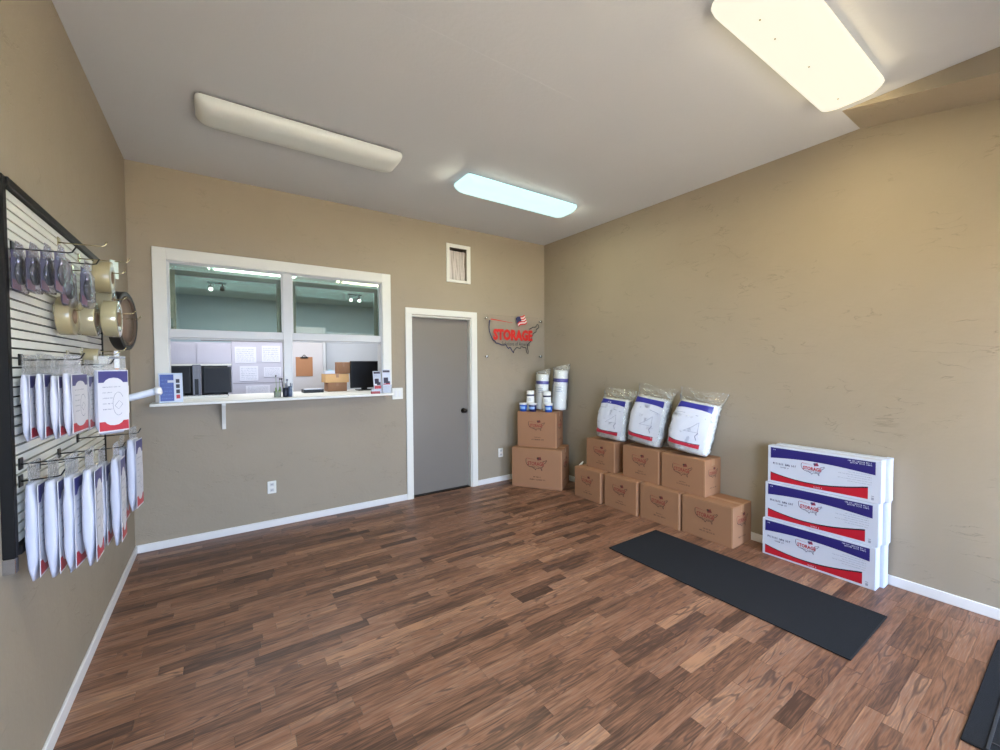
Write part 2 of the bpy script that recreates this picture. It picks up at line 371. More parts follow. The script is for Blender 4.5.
wall_cells(bm, [XL, WIN[0], WIN[1], DOOR[0], DOOR[1], VENT[0], VENT[1], XR], [0, WIN[2], WIN[3], DOOR[3], VENT[2], VENT[3], H], [WIN, DOOR, VENT], D, D+WT)
struct(link('wall_back', bm, M_wall))
bm = NB(); box(bm, XL-WT, XL, YF-WT, D+WT, 0, H); struct(link('wall_left', bm, M_wall))
bm = NB(); box(bm, XR, XR+WT, YF-WT, D+WT, 0, H); struct(link('wall_right', bm, M_wallR))
FW1 = (-0.3, 1.7, 0.7, 2.15); FD1 = (2.55, 3.6, 0.0, 2.05)
bm = NB(); wall_cells(bm, [XL, FW1[0], FW1[1], FD1[0], FD1[1], XR], [0, FW1[2], FW1[3], FD1[3], H], [FW1, FD1], YF-WT, YF)
struct(link('wall_front', bm, M_wall))
bm = NB(); box(bm, XL-WT, XR+WT, YF-WT, D+WT, H, H+0.1); struct(link('ceiling', bm, M_ceil))
bm = NB()      # the taped joint lines of the ceiling boards
for y in (1.92,):
    box(bm, XL, XR, y-0.045, y+0.045, H-0.0006, H)
o = link('joint_tape', bm, M_ceil, bpy.data.objects['ceiling'])
# sloped soffit above the right wall
bm = NB()
xs, ya, yb = 3.380, 0.990, YF
zb = H-0.2*(ya-yb)
pts = [(xs, ya, H), (XR, ya, H), (XR, yb, H), (xs, yb, H), (XR, yb, zb), (xs, yb, zb)]
v = [bm.verts.new(p_) for p_ in pts]
for f in ((0, 3, 5), (1, 4, 2), (0, 5, 4, 1), (2, 4, 5, 3), (0, 1, 2, 3)): bm.faces.new([v[i] for i in f])
bmesh.ops.recalc_face_normals(bm, faces=bm.faces)
struct(link('trim_1', bm, M_wall), 'tan sloped soffit where the ceiling meets the right wall')
# baseboards
def board(name, x0, x1, y0, y1):
    bm = NB(); box(bm, x0, x1, y0, y1, 0, 0.066, 0.003); struct(link(name, bm, M_base))
BT = 0.013
board('baseboard_back', XL+BT, 1.722, D-BT, D); board('baseboard_back_corner', 2.642, XR-BT, D-BT, D)
board('baseboard_left', XL, XL+BT, YF, D); board('baseboard_right', XR-BT, XR, YF, D)

# floor: subfloor slab and laminate strips
bm = NB(); box(bm, XL-WT, XR+WT, YF-WT, D+WT, -0.10, -0.0062); floor = struct(link('floor', bm, M_dark))
strips = []
SW = 0.0672; rg = random.Random(11); y = D+0.02; row = 0
while y > YF-0.01:
    x = XL - rg.uniform(0, 0.45)
    while x < XR:
        ln = rg.choice([0.26, 0.33, 0.4, 0.46, 0.52, 0.6]) + rg.uniform(-0.03, 0.03)
        xa, xb = max(x, XL), min(x+ln, XR)
        if xb-xa > 0.02: strips.append((xa, xb, y-SW, y, rg.betavariate(2.6, 2.6)))
        x += ln
    y -= SW; row += 1
def area_px(s):
    q = []
    for X, Y in ((s[0], s[2]), (s[1], s[2]), (s[1], s[3]), (s[0], s[3])):
        a, b_, zc = proj((X, Y, 0))
        if zc < 0.15: return 0
        q.append((min(max(a, 0), 1000), min(max(b_, 0), 750)))
    return abs(sum(q[i][0]*q[(i+1) % 4][1]-q[(i+1) % 4][0]*q[i][1] for i in range(4)))/2
strips.sort(key=area_px, reverse=True)
def strip_into(bm, s, lay):
    g = 0.0006
    n0 = len(bm.faces)
    box(bm, s[0]+g, s[1]-g, s[2]+g, s[3]-g, -0.0062, 0.0)
    bm.faces.ensure_lookup_table()
    for f in bm.faces[n0:]: f[lay] = s[4]
for s in strips[:300]:
    bm = NB(); lay = bm.faces.layers.float.new('tone'); strip_into(bm, s, lay); link('plank', bm, M_floor, floor)
bm = NB(); lay = bm.faces.layers.float.new('tone')
for s in strips[300:]: strip_into(bm, s, lay)
o = link('plank_field', bm, M_floor, floor); o['kind'] = 'stuff'

# ------------------------------------------------------------------ door
door = bpy.data.objects.new('door_1', None); COL.objects.link(door); struct(door, 'flat grey office door in a white painted frame with dark knob')
door.location = ((DOOR[0]+DOOR[1])/2, D, 0)
ox, oy = door.location.x, door.location.y
def dbox(name, x0, x1, y0, y1, z0, z1, mt, bev=0.003, parent=None):
    bm = NB(); box(bm, x0-ox, x1-ox, y0-oy, y1-oy, z0, z1, bev); return link(name, bm, mt, parent or door)
dbox('casing', 1.718, 1.792, D-0.018, D, 0, 2.077, M_trim); dbox('casing', 2.560, 2.640, D-0.018, D, 0, 2.077, M_trim); dbox('casing', 1.718, 2.640, D-0.018, D, 2.0775, 2.147, M_trim)
dbox('jamb', DOOR[0], DOOR[0]+0.015, D, D+WT, 0, DOOR[3], M_trim, 0); dbox('jamb', DOOR[1]-0.015, DOOR[1], D, D+WT, 0, DOOR[3], M_trim, 0); dbox('jamb', DOOR[0]+0.015, DOOR[1]-0.015, D, D+WT, DOOR[3]-0.015, DOOR[3], M_trim, 0)
slab = dbox('door_slab', DOOR[0]+0.018, DOOR[1]-0.018, D+0.06, D+0.10, 0.012, DOOR[3]-0.018, M_door, 0.002)
dbox('threshold', DOOR[0]+0.015, DOOR[1]-0.015, D+0.02, D+WT, 0, 0.008, M_darkmetal, 0.001)
kx, ky, kz = 2.478-ox, D+0.06-oy, 0.945
bm = NB(); lathe(bm, [(0, 0), (0.031, 0), (0.031, 0.006), (0.014, 0.010), (0.012, 0.03), (0.024, 0.038), (0.029, 0.05), (0.024, 0.062), (0, 0.066)], 24, fr((kx, ky, kz), (1, 0, 0), (0, 0, 1)))
o = link('door_knob', bm, M_darkmetal, door, True)

# ------------------------------------------------------------------ reception window
win = bpy.data.objects.new('window_1', None); COL.objects.link(win); struct(win, 'white framed reception window with two tinted upper panes and raised sashes')
win.location = ((WIN[0]+WIN[1])/2, D, WIN[2]); wx, wy, wz = win.location
def wbox(name, x0, x1, y0, y1, z0, z1, mt, bev=0.003, parent=None):
    bm = NB(); box(bm, x0-wx, x1-wx, y0-wy, y1-wy, z0-wz, z1-wz, bev); return link(name, bm, mt, parent or win)
wbox('casing', -0.428, -0.338, D-0.02, D, 1.205, 2.484, M_trim); wbox('casing', 1.460, 1.553, D-0.02, D, 1.205, 2.484, M_trim); wbox('casing', -0.338, 1.460, D-0.02, D, 2.388, 2.484, M_trim)
wbox('jamb', WIN[0], WIN[0]+0.012, D-0.001, D+WT, 1.205, WIN[3], M_frame, 0); wbox('jamb', WIN[1]-0.012, WIN[1], D-0.001, D+WT, 1.205, WIN[3], M_frame, 0); wbox('jamb', WIN[0]+0.012, WIN[1]-0.012, D-0.001, D+WT, WIN[3]-0.008, WIN[3], M_frame, 0)
wbox('mullion', 0.515, 0.592, D+0.012, D+0.10, 1.205, WIN[3]-0.008, M_frame)
M_brownal = mat('sash_aluminium', (128, 122, 108), 0.4, 0.3)
glass = bpy.data.materials.new('tinted_glass'); glass.use_nodes = True; nt = glass.node_tree
for n in list(nt.nodes): nt.nodes.remove(n)
out = nt.nodes.new('ShaderNodeOutputMaterial'); tr = nt.nodes.new('ShaderNodeBsdfTransparent'); tr.inputs[0].default_value = (0.91, 0.98, 0.97, 1)
gl = nt.nodes.new('ShaderNodeBsdfGlossy'); gl.inputs['Roughness'].default_value = 0.02; gl.inputs[0].default_value = (0.85, 1, 0.97, 1)
mixg = nt.nodes.new('ShaderNodeMixShader'); lw = nt.nodes.new('ShaderNodeFresnel'); lw.inputs[0].default_value = 1.9
ad = nt.nodes.new('ShaderNodeMath'); ad.operation = 'ADD'; ad.inputs[1].default_value = 0.10; nt.links.new(lw.outputs[0], ad.inputs[0]); nt.links.new(ad.outputs[0], mixg.inputs[0]); nt.links.new(tr.outputs[0], mixg.inputs[1]); nt.links.new(gl.outputs[0], mixg.inputs[2]); nt.links.new(mixg.outputs[0], out.inputs[0])
glass2 = glass.copy(); glass2.name = 'clear_glass'; glass2.node_tree.nodes['Transparent BSDF'].inputs[0].default_value = (0.96, 0.985, 0.975, 1)
for n in glass2.node_tree.nodes:
    if n.type == 'FRESNEL': n.inputs[0].default_value = 1.3
    if n.type == 'MATH': n.inputs[1].default_value = 0.0
for k, (a, b_) in enumerate(((WIN[0]+0.012, 0.515), (0.592, WIN[1]-0.012))):
    wbox('rail', a, b_, D+0.012, D+0.075, 1.752, 1.822, M_frame)
    wbox('rail_lip', a, b_, D+0.03, D+0.085, 1.738, 1.749, M_frame, 0.001)
    wbox('glazing_bead', a, a+0.012, D+0.02, D+0.05, 1.823, 2.379, M_frame, 0.001); wbox('glazing_bead', b_-0.012, b_, D+0.02, D+0.05, 1.823, 2.379, M_frame, 0.001); wbox('glazing_bead', a+0.012, b_-0.012, D+0.02, D+0.05, 2.370, 2.379, M_frame, 0.001)
    wbox('pane', a+0.012, b_-0.012, D+0.034, D+0.038, 1.823, 2.369, glass, 0)
    # the sash slid up behind it
    s = bpy.data.objects.new('raised_sash', None); COL.objects.link(s); s.parent = win
    ya, yb = D+0.085, D+0.108
    wbox('sash_stile', a+0.006, a+0.044, ya, yb, 1.775, 2.33, M_brownal, 0.002, s); wbox('sash_stile', b_-0.044, b_-0.006, ya, yb, 1.775, 2.33, M_brownal, 0.002, s)
    wbox('sash_rail', a+0.045, b_-0.045, ya, yb, 2.29, 2.33, M_brownal, 0.002, s); wbox('sash_rail', a+0.045, b_-0.045, ya, yb, 1.775, 1.81, M_brownal, 0.002, s)
    wbox('pane', a+0.045, b_-0.045, ya+0.009, ya+0.013, 1.81, 2.29, glass2, 0, s)
wbox('stool', WIN[0], WIN[1], D, D+WT, 1.19, 1.215, M_trim, 0)
# ledge with bracket, running through the opening as a counter
led = thing('counter_ledge', 'white service counter ledge under the reception window, one white bracket below', 'ledge', ((WIN[0]+WIN[1])/2, D, 1.19))
LX = led.location.x
bm = NB(); box(bm, -0.452-LX, 1.512-LX, -0.165, -0.001, 0, 0.025, 0.004);
link('ledge_board', bm, M_trim, led)
bm = NB()
bx0, bx1 = 0.018-LX, 0.046-LX
pr = [(-0.001, 0), (-0.145, 0), (-0.145, -0.02), (-0.12, -0.05), (-0.06, -0.14), (-0.035, -0.19), (-0.03, -0.235), (-0.001, -0.235)]
A_ = [bm.verts.new((bx0, y_, z_)) for y_, z_ in pr]; B_ = [bm.verts.new((bx1, y_, z_)) for y_, z_ in pr]
bm.faces.new(A_); bm.faces.new(list(reversed(B_)))
for i in range(len(pr)): bm.faces.new((A_[i], A_[(i+1) % len(pr)], B_[(i+1) % len(pr)], B_[i]))
bmesh.ops.recalc_face_normals(bm, faces=bm.faces); link('bracket', bm, M_trim, led)

# ------------------------------------------------------------------ vent, outlets, switch
v_ = thing('wall_vent', 'small white framed vent with gathered grey fabric above the door', 'vent', ((VENT[0]+VENT[1])/2, D, 2.486))
vx, vz = v_.location.x, v_.location.z
for (a, b_, c, d) in ((2.232, 2.273, 2.486, 2.936), (2.504, 2.555, 2.486, 2.936), (2.2735, 2.5035, 2.894, 2.936), (2.2735, 2.5035, 2.486, 2.516)):
    bm = NB(); box(bm, a-vx, b_-vx, -0.016, 0.0, c-vz, d-vz, 0.002); link('frame_bar', bm, M_trim, v_)
bm = NB(); nx, nz = 60, 14; g = []
for j in range(nz+1):
    t = j/nz; zz = VENT[2]+t*(VENT[3]-VENT[2]-0.02); row = []
    for i in range(nx+1):
        u = i/nx; amp = 0.014
        xx = VENT[0]+0.004+u*(VENT[1]-VENT[0]-0.008) + 0.02*math.sin(3*t+1)*math.sin(u*math.pi)*(1-t)
        yy = 0.034 + amp*math.sin(u*34+2*math.sin(2.2*t+u*5)) + 0.008*math.sin(u*71)
        row.append(bm.verts.new((xx-vx, yy, zz-vz)))
    g.append(row)
for j in range(nz):
    for i in range(nx): bm.faces.new((g[j][i], g[j][i+1], g[j+1][i+1], g[j+1][i]))
link('fabric', bm, mat('grey_fabric', (214, 205, 200), 0.9, var=0.08, vscale=30), v_, True)
bm = NB(); tube(bm, [(VENT[0]-vx, 0.02, 0.385), (VENT[1]-vx, 0.02, 0.385)], 0.006); link('curtain_rod', bm, M_darkmetal, v_, True)
bm = NB(); box(bm, VENT[0]-vx, VENT[1]-vx, 0.11, 0.125, VENT[2]-vz, VENT[3]-vz); link('back_panel', bm, M_dark, v_)
def outlet(x, z, label):
    t = thing('wall_outlet', label, 'outlet', (x, D, z))
    bm = NB(); box(bm, -0.036, 0.036, -0.006, 0, -0.058, 0.058, 0.004, seg=2); link('cover_plate', bm, M_trim, t)
    for s in (-1, 1):
        bm = NB(); box(bm, -0.017, 0.017, -0.009, -0.006, s*0.026-0.015, s*0.026+0.015, 0.003); r_ = link('receptacle', bm, mat('outlet_face', (206, 204, 205), 0.4), t)
        for dx in (-0.006, 0.006):
            bm = NB(); box(bm, dx-0.0015, dx+0.0015, -0.0096, -0.009, s*0.026-0.004, s*0.026+0.006); link('slot', bm, M_black, r_)
outlet(0.393, 0.372, 'white wall outlet low on the wall below the reception window'); outlet(2.99, 0.370, 'white wall outlet low on the wall between door and corner cartons')
t = thing('light_switch', 'white double light switch plate between ledge end and door', 'switch', (1.622, D, 1.195))
bm = NB(); box(bm, -0.06, 0.06, -0.006, 0, -0.062, 0.062, 0.004, seg=2); link('cover_plate', bm, M_trim, t)
for s in (-1, 1):
    bm = NB(); box(bm, s*0.024-0.013, s*0.024+0.013, -0.010, -0.006, -0.032, 0.032, 0.002); link('rocker', bm, M_base, t)

# ------------------------------------------------------------------ ceiling lamps
def lamp(x0, x1, y0, y1, label, kind, watts=0, col=(1, 1, 1), specks=()):
    cx, cyy = (x0+x1)/2, (y0+y1)/2; L2, W2 = (x1-x0)/2, (y1-y0)/2
    t = thing('ceiling_lamp', label, 'ceiling lamp', (cx, cyy, H), 0, 'wraparound ceiling lamps')
    bm = NB(); box(bm, -L2+0.02, L2-0.02, -W2+0.015, W2-0.015, -0.022, 0, 0.003); link('lamp_pan', bm, mat('lamp_pan_grey', (120, 118, 116), 0.5), t)
    bm = NB(); rings = []
    prof = [(-0.014, 0.0, 0.035), (-0.030, -0.004, 0.04), (-0.052, 0.002, 0.05), (-0.074, 0.016, 0.06), (-0.090, 0.042, 0.06), (-0.095, 0.075, 0.05)]
    for z, ins, rad in prof:
        ring = []; a_, b_ = L2-ins, W2-ins
        rad = min(rad, b_*0.95)
        for q, (sx, sy) in enumerate(((1, 1), (-1, 1), (-1, -1), (1, -1))):
            for k in range(7):
                an = math.pi/2*(q+k/6); ring.append(bm.verts.new((sx*(a_-rad)+rad*math.cos(an), sy*(b_-rad)+rad*math.sin(an), z)))
        rings.append(ring)
    n = len(rings[0])
    for a_, b_ in zip(rings, rings[1:]):
        for k in range(n): bm.faces.new((a_[k], a_[(k+1) % n], b_[(k+1) % n], b_[k]))
    bm.faces.new(rings[-1]); bmesh.ops.recalc_face_normals(bm, faces=bm.faces)
    link('lamp_lens', bm, kind, t, True)
    for sx, sy in specks:
        q_ = at(sx, sy, 2, H-0.0955); sx, sy = (q_.x-cx)/L2, (q_.y-cyy)/W2
        bm = NB(); bmesh.ops.create_icosphere(bm, subdivisions=1, radius=0.006, matrix=Matrix.Translation((sx*L2, sy*W2, -0.0955)) @ Matrix.Diagonal((1, 0.8, 0.25, 1))); link('dirt_speck', bm, mat('lens_dirt', (150, 128, 90), 0.9), t)
    if watts:
        l = bpy.data.lights.new('lamp_light', 'AREA'); l.shape = 'RECTANGLE'; l.size = (x1-x0)*0.9; l.size_y = (y1-y0)*0.7; l.energy = watts; l.color = col
        o = bpy.data.objects.new('lamp_light', l); COL.objects.link(o); o.parent = t; o.location = (0, 0, -0.100)
        for sx, sy, ln in ((0, 1, x1-x0), (0, -1, x1-x0), (1, 0, y1-y0), (-1, 0, y1-y0)):      # light leaving the sides of the lens
            l = bpy.data.lights.new('lamp_side_light', 'AREA'); l.shape = 'RECTANGLE'; l.size = ln*0.85; l.size_y = 0.04; l.energy = watts*(0.02 if sy else 0.16)*ln; l.color = col
            o = bpy.data.objects.new('lamp_side_light', l); COL.objects.link(o); o.parent = t
            o.location = (sx*(L2+0.008), sy*(W2+0.008), -0.05 if sy else -0.085)
            o.rotation_euler = Vector((sx, sy, -0.12 if sy else -0.7)).to_track_quat('-Z', 'Y').to_euler()
    return t
M_lensoff = mat('lens_off', (222, 224, 222), 0.35, var=0.01)
def lit_lens(name, rgb, strength):
    M_ = mat(name, (40, 40, 38), 0.4); b = M_.node_tree.nodes['Principled BSDF']
    b.inputs['Emission Color'].default_value = (*lin(rgb), 1); b.inputs['Emission Strength'].default_value = strength
    return M_
M_lenswarm = lit_lens('lens_warm', (255, 249, 226), 1.12)
M_lenscyan = lit_lens('lens_cyan', (218, 252, 250), 1.25)
M_lenscyan2 = lit_lens('lens_cyan_bright', (196, 250, 246), 3.5)
lamp(-0.085, 1.20, 3.05, 3.33, 'unlit white wraparound ceiling lamp above the reception window', M_lensoff)
lamp(1.775, 3.06, 3.05, 3.33, 'lit cyan-white wraparound ceiling lamp near the back right corner', M_lenscyan, LIGHT_CYAN, (0.95, 1.0, 0.74))
lamp(1.86, 3.19, 0.735, 1.035, 'lit warm yellow-white wraparound ceiling lamp in front of the soffit', M_lenswarm, LIGHT_WARM, (1.0, 0.84, 0.48), ((760, 20), (775, 39), (809, 67), (838, 99)))
lamp(-0.085, 1.20, 0.735, 1.035, 'lit cyan-white wraparound ceiling lamp mirrored in the reception window glass', M_lenscyan2, LIGHT_CYAN, (0.95, 1.0, 0.74))

# front glazing (behind the camera)
M_clear = film('front_glass', opacity=0.02, wrinkle=0.0, rough=0.02)
for nm, (a, b_, c, d) in (('window_2', FW1), ('door_2', FD1)):
    e = bpy.data.objects.new(nm, None); COL.objects.link(e); struct(e); e.location = ((a+b_)/2, YF, c)
    X0, Z0 = e.location.x, c
    for q in ((a, a+0.06, c, d), (b_-0.06, b_, c, d), (a+0.06, b_-0.06, d-0.06, d), (a+0.06, b_-0.06, c, c+0.06)):
        bm = NB(); box(bm, q[0]-X0, q[1]-X0, -0.1, -0.03, q[2]-Z0, q[3]-Z0); link('frame_bar', bm, M_darkmetal, e)
    bm = NB(); box(bm, a+0.06-X0, b_-0.06-X0, -0.07, -0.064, 0.06, d-c-0.06); link('pane', bm, M_clear, e)
bm = NB(); box(bm, -12, 16, -16, YF-WT, -0.2, -0.05); struct(link('ground', bm, mat('pale_gravel', (190, 174, 146), 0.9, var=0.06)))

# ================================================================== the office behind the window
OY, OH = 6.85, 2.46
M_obl = mat('office_wall_blue', (188, 204, 212), 0.7, var=0.02); M_oceil = mat('office_ceiling', (218, 228, 216), 0.8)
M_panel = mat('office_panel_white', (196, 192, 206), 0.6, var=0.03, vscale=12)
OX0, OX1 = -1.6, 3.3
bm = NB(); box(bm, OX0, OX1, OY, OY+0.1, 0, OH); struct(link('wall_office_back', bm, M_obl))
bm = NB(); box(bm, OX0-0.1, OX0, D+WT, OY, 0, OH); struct(link('wall_office_left', bm, M_obl))
bm = NB(); box(bm, OX1, OX1+0.1, D+WT, OY, 0, OH); struct(link('wall_office_right', bm, M_obl))
bm = NB(); box(bm, OX0, OX1, D+WT, OY, OH, OH+0.1); struct(link('ceiling_office', bm, M_oceil))
bm = NB(); box(bm, OX0, OX1, D+WT, OY, -0.1, 0.0); struct(link('floor_office', bm, M_dark))
bm = NB(); box(bm, OX0, XL, D+0.02, D+WT, 0, OH); box(bm, XR, XR+0.01, D+WT, D+WT+0.01, 0, 0.01); struct(link('wall_office_front', bm, M_obl))
l = bpy.data.lights.new('office_light', 'AREA'); l.shape = 'RECTANGLE'; l.size = 2.6; l.size_y = 1.2; l.energy = 52; l.color = (0.95, 0.97, 1.0)
o = bpy.data.objects.new('office_light', l); COL.objects.link(o); o.location = (0.9, 5.5, OH-0.02)
CZ = 1.215
c_ = thing('office_counter', 'white office side counter continuing behind the reception window opening', 'counter', (0.56, D+WT, 1.19))
bm = NB(); box(bm, WIN[0]-0.3-0.56, WIN[1]+0.3-0.56, 0.001, 0.62, 0, 0.025, 0.003); link('counter_top', bm, M_trim, c_)
for x_ in (-1.0, 0.9):
    bm = NB(); box(bm, x_-0.02, x_+0.02, 0.05, 0.58, -1.19, 0); link('end_panel', bm, M_panel, c_)
# track spotlights on the office ceiling
for (px, py, label, px2) in ((213, 282, 'small black spotlight bar on the office ceiling seen through left upper pane', 1), (351, 294, 'small black spotlight bar on the office ceiling seen through right upper pane', 0)):
    p_ = at(px+4, py, 2, OH)
    t = thing('spotlight_bar', label, 'spotlight', p_)
    bm = NB(); box(bm, -0.09, 0.09, -0.012, 0.012, -0.02, 0, 0.003); link('rail', bm, M_black, t)
    for k, dx in enumerate((-0.06, 0.05)):
        bm = NB(); tube(bm, [(dx, 0, -0.02), (dx, 0, -0.045)], 0.006); link('stem', bm, M_black, t)
        bm = NB(); lathe(bm, [(0, 0), (0.018, 0), (0.026, -0.05), (0.022, -0.05), (0, -0.04)], 14, Matrix.Translation((dx, 0, -0.042)) @ Matrix.Rotation(math.radians(35 if k else 12), 4, 'X')); h_ = link('spot_head', bm, M_black, t, True)
        if k == px2*0 or not px2:
            bm = NB(); bmesh.ops.create_icosphere(bm, subdivisions=2, radius=0.022, matrix=Matrix.Translation((dx, -0.02, -0.09))); link('bulb', bm, mat('bulb_glow', (255, 250, 240), 0.3, emit=4.0), h_, True)
# hutch with overhead cabinet, recess shade below painted as a black back panel
HY = 6.35
def opt(px, py, y=HY): return at(px, py, 1, y)
a, b_ = opt(167, 343), opt(231.5, 364.5)
t = thing('overhead_cabinet', 'white overhead cabinet above the dark monitors at left in the office', 'cabinet', ((a.x+b_.x)/2, HY, b_.z))
cw = (b_.x-a.x)/2; chh = a.z-b_.z
bm = NB(); box(bm, -cw-0.1, cw, 0.0, 0.33, 0, chh+0.02, 0.004); link('cabinet_body', bm, M_panel, t)
for k in range(2):
    bm = NB(); box(bm, -cw+k*cw-0.05+0.004, k*cw-0.004+(0 if k else -0.03), -0.018, 0, 0.012, chh+0.01, 0.003); d_ = link('cabinet_door', bm, M_panel, t)
    for j in range(14):
        bm = NB(); xx = -cw+k*cw+(j+0.5)*cw/14; box(bm, xx-0.004, xx+0.004, -0.021, -0.018, 0.04, chh-0.03); link('groove', bm, mat('panel_groove', (196, 192, 206), 0.6), d_)
bm = NB(); box(bm, -cw, cw, -0.02, 0.0, -0.012, 0.010); link('light_strip', bm, M_trim, t)
t = thing('hutch_back', 'hutch back under the white overhead cabinet, painted black as recess shade', 'hutch', (a.x+cw, HY+0.2, 0))
bm = NB(); box(bm, -cw-0.1, cw, 0, 0.03, 0.0, b_.z-0.013); link('back_panel', bm, M_black, t)
bm = NB(); box(bm, cw-0.04, cw, -0.18, -0.001, 0.0, b_.z-0.013); link('side_panel', bm, M_panel, t)
# tall white partition with pinned sheets
a, b_ = opt(233, 341), opt(283, 398)
t = thing('partition_panel', 'tall white office partition beside the overhead cabinet, sheets pinned on it', 'partition', ((a.x+b_.x)/2, HY, 0))
px0 = t.location.x; pw = (b_.x-a.x)/2+0.04
bm = NB(); box(bm, -pw+0.02, pw+0.02, 0.0, 0.05, 0, a.z, 0.004); pa = link('panel', bm, M_panel, t)
bm = NB(); box(bm, -pw-0.3, pw+0.02, -0.01, 0.06, a.z, a.z+0.035, 0.003); link('wood_cap', bm, mat('brown_cap', (132, 110, 98), 0.6), t)
z1 = opt(250, 383).z
bm = NB(); box(bm, -pw+0.03, pw+0.015, -0.004, 0.0, z1-0.006, z1+0.006); link('seam_strip', bm, mat('seam_grey', (160, 156, 166), 0.6), t)
rg = random.Random(3)
for (u0, v0, u1, v1) in ((235, 347, 256, 363), (262, 346, 280, 362), (240, 366, 258, 381), (264, 367, 281, 377), (246, 385, 270, 395)):
    p0, p1 = opt(u0, v1), opt(u1, v0)
    bm = NB(); box(bm, p0.x-px0, p1.x-px0, -0.006, -0.001, p0.z, p1.z); s_ = link('paper_sheet', bm, mat('paper', (226, 224, 236), 0.7), t)
    bm = NB(); M_ = fr((p0.x-px0, -0.0066, p0.z), (1, 0, 0), (0, 0, 1)); ww, hh = p1.x-p0.x, p1.z-p0.z
    for j in range(7): fine_print(bm, ww*0.08, ww*0.92, hh*(0.1+0.12*j), hh*0.05, M_, 0, 0, j+u0)
    link('sheet_print', bm, M_grey, s_)
# right hand partition with clipboard
a, b_ = opt(285, 342), opt(325, 398)
t = thing('partition_panel', 'pale grey office partition carrying the brown clipboard', 'partition', ((a.x+b_.x)/2, HY, 0))
pw = (b_.x-a.x)/2; px0 = t.location.x
bm = NB(); box(bm, -pw+0.06, pw-0.02, 0, 0.04, 0, 2.05, 0.004); link('panel', bm, mat('partition_grey', (206, 200, 202), 0.7), t)
bm = NB(); box(bm, pw-0.02, pw+0.02, -0.01, 0.05, 0, 2.05, 0.003); link('post', bm, M_frame, t)
p0, p1 = opt(296, 376.5), opt(312.5, 357)
cb = thing('clipboard', 'brown clipboard with metal clip hanging on the pale partition', 'clipboard', ((p0.x+p1.x)/2, HY, p0.z))
ww, hh = p1.x-p0.x, p1.z-p0.z
bm = NB(); box(bm, -ww/2, ww/2, -0.006, -0.001, 0, hh, 0.002); link('board', bm, mat('hardboard', (176, 122, 84), 0.6, var=0.06), cb)
bm = NB(); box(bm, -ww*0.24, ww*0.24, -0.014, -0.006, hh*0.93, hh*1.0, 0.003); tube(bm, [(-0.03, -0.010, hh), (0, -0.012, hh+0.03), (0.03, -0.010, hh)], 0.005); link('clip', bm, M_darkmetal, cb)
a = opt(326, 343); b_ = opt(382, 398)
t = thing('partition_panel', 'plain light grey office partition behind the cardboard boxes and monitor', 'partition', (a.x+0.5, HY+0.15, 0))
bm = NB(); box(bm, -0.5+0.03, 1.2, 0, 0.05, 0, 2.0, 0.004); link('panel', bm, mat('partition_light', (204, 206, 212), 0.7), t)

# things standing on the office counter
KY = 4.92
def kp(px, py, y=KY): return at(px, py, 1, y)
def monitor(px0, px1, pyt, y, label, back=False):
    a, b_ = kp(px0, pyt, y), kp(px1, pyt, y); ww = b_.x-a.x; top = a.z-CZ
    t = thing('computer_monitor', label, 'monitor', ((a.x+b_.x)/2, y, CZ), 0)
    bm = NB(); box(bm, -ww/2, ww/2, -0.02, 0.02, 0.03, top, 0.006, seg=2); link('housing', bm, M_black, t)
    bm = NB(); box(bm, -ww/2+0.015, ww/2-0.015, -0.022, -0.02, 0.05, top-0.015); link('screen', bm, mat('screen_dark', (12, 12, 18), 0.4, spec=0.2), t)
    bm = NB(); box(bm, -0.03, 0.03, 0.0, 0.04, 0.008, 0.06); link('neck', bm, M_black, t)
    bm = NB(); box(bm, -0.09, 0.09, -0.07, 0.08, 0, 0.010, 0.003); link('stand_base', bm, M_black, t)
monitor(203, 231, 367, 4.93, 'black monitor standing right of the grey tower behind the ledge')
monitor(168, 191, 366, 4.98, 'black monitor partly behind the small blue sign at far left')
monitor(350, 378, 361, 4.92, 'black monitor beside the cardboard boxes behind the brochures')
a, b_ = kp(192.5, 372, 4.98), kp(201.5, 397, 4.98)
t = thing('computer_tower', 'narrow grey computer tower between two black monitors', 'computer', ((a.x+b_.x)/2, 4.98, CZ))
ww = b_.x-a.x; bm = NB(); box(bm, -ww/2, ww/2, -0.03, 0.12, 0, 0.31, 0.004); link('case', bm, mat('case_grey', (120, 120, 132), 0.5), t)
bm = NB(); box(bm, -ww*0.25, ww*0.2, -0.034, -0.03, 0.02, 0.17); link('front_bay', bm, M_black, t)
def plain_box(px0, px1, pyb, pyt, y, d, label, mt, name='small_carton', z0=None):
    a, b_ = kp(px0, pyb, y), kp(px1, pyt, y); zb_ = CZ if z0 is None else z0
    t = thing(name, label, 'box', ((a.x+b_.x)/2, y, zb_)); ww = b_.x-a.x; hh = b_.z-zb_
    bm = NB(); box(bm, -ww/2, ww/2, 0, d, 0, hh, 0.003); link('carton_body', bm, mt, t)
    bm = NB(); box(bm, -ww/2, ww/2, -0.001, d, hh*0.995, hh+0.004, 0.001); link('lid', bm, M_cardlight, t)
    bm = NB(); box(bm, -ww*0.06, ww*0.06, -0.0015, 0, hh*0.6, hh); link('tape', bm, M_cardtape, t)
    return zb_+hh+0.005
zt = plain_box(328, 347, 390, 382.5, 4.90, 0.2, 'low orange-brown cardboard box under the paler one on the counter', M_card)
zt2 = plain_box(325.5, 349, 382, 374, 4.88, 0.22, 'pale cardboard box on top of the low box beside monitor', mat('cardboard_pale', (214, 170, 118), 0.75), z0=zt)
plain_box(337.5, 350, 374, 362.5, 4.93, 0.12, 'upright cardboard box on the pale box touching the monitor', M_card, z0=zt2)
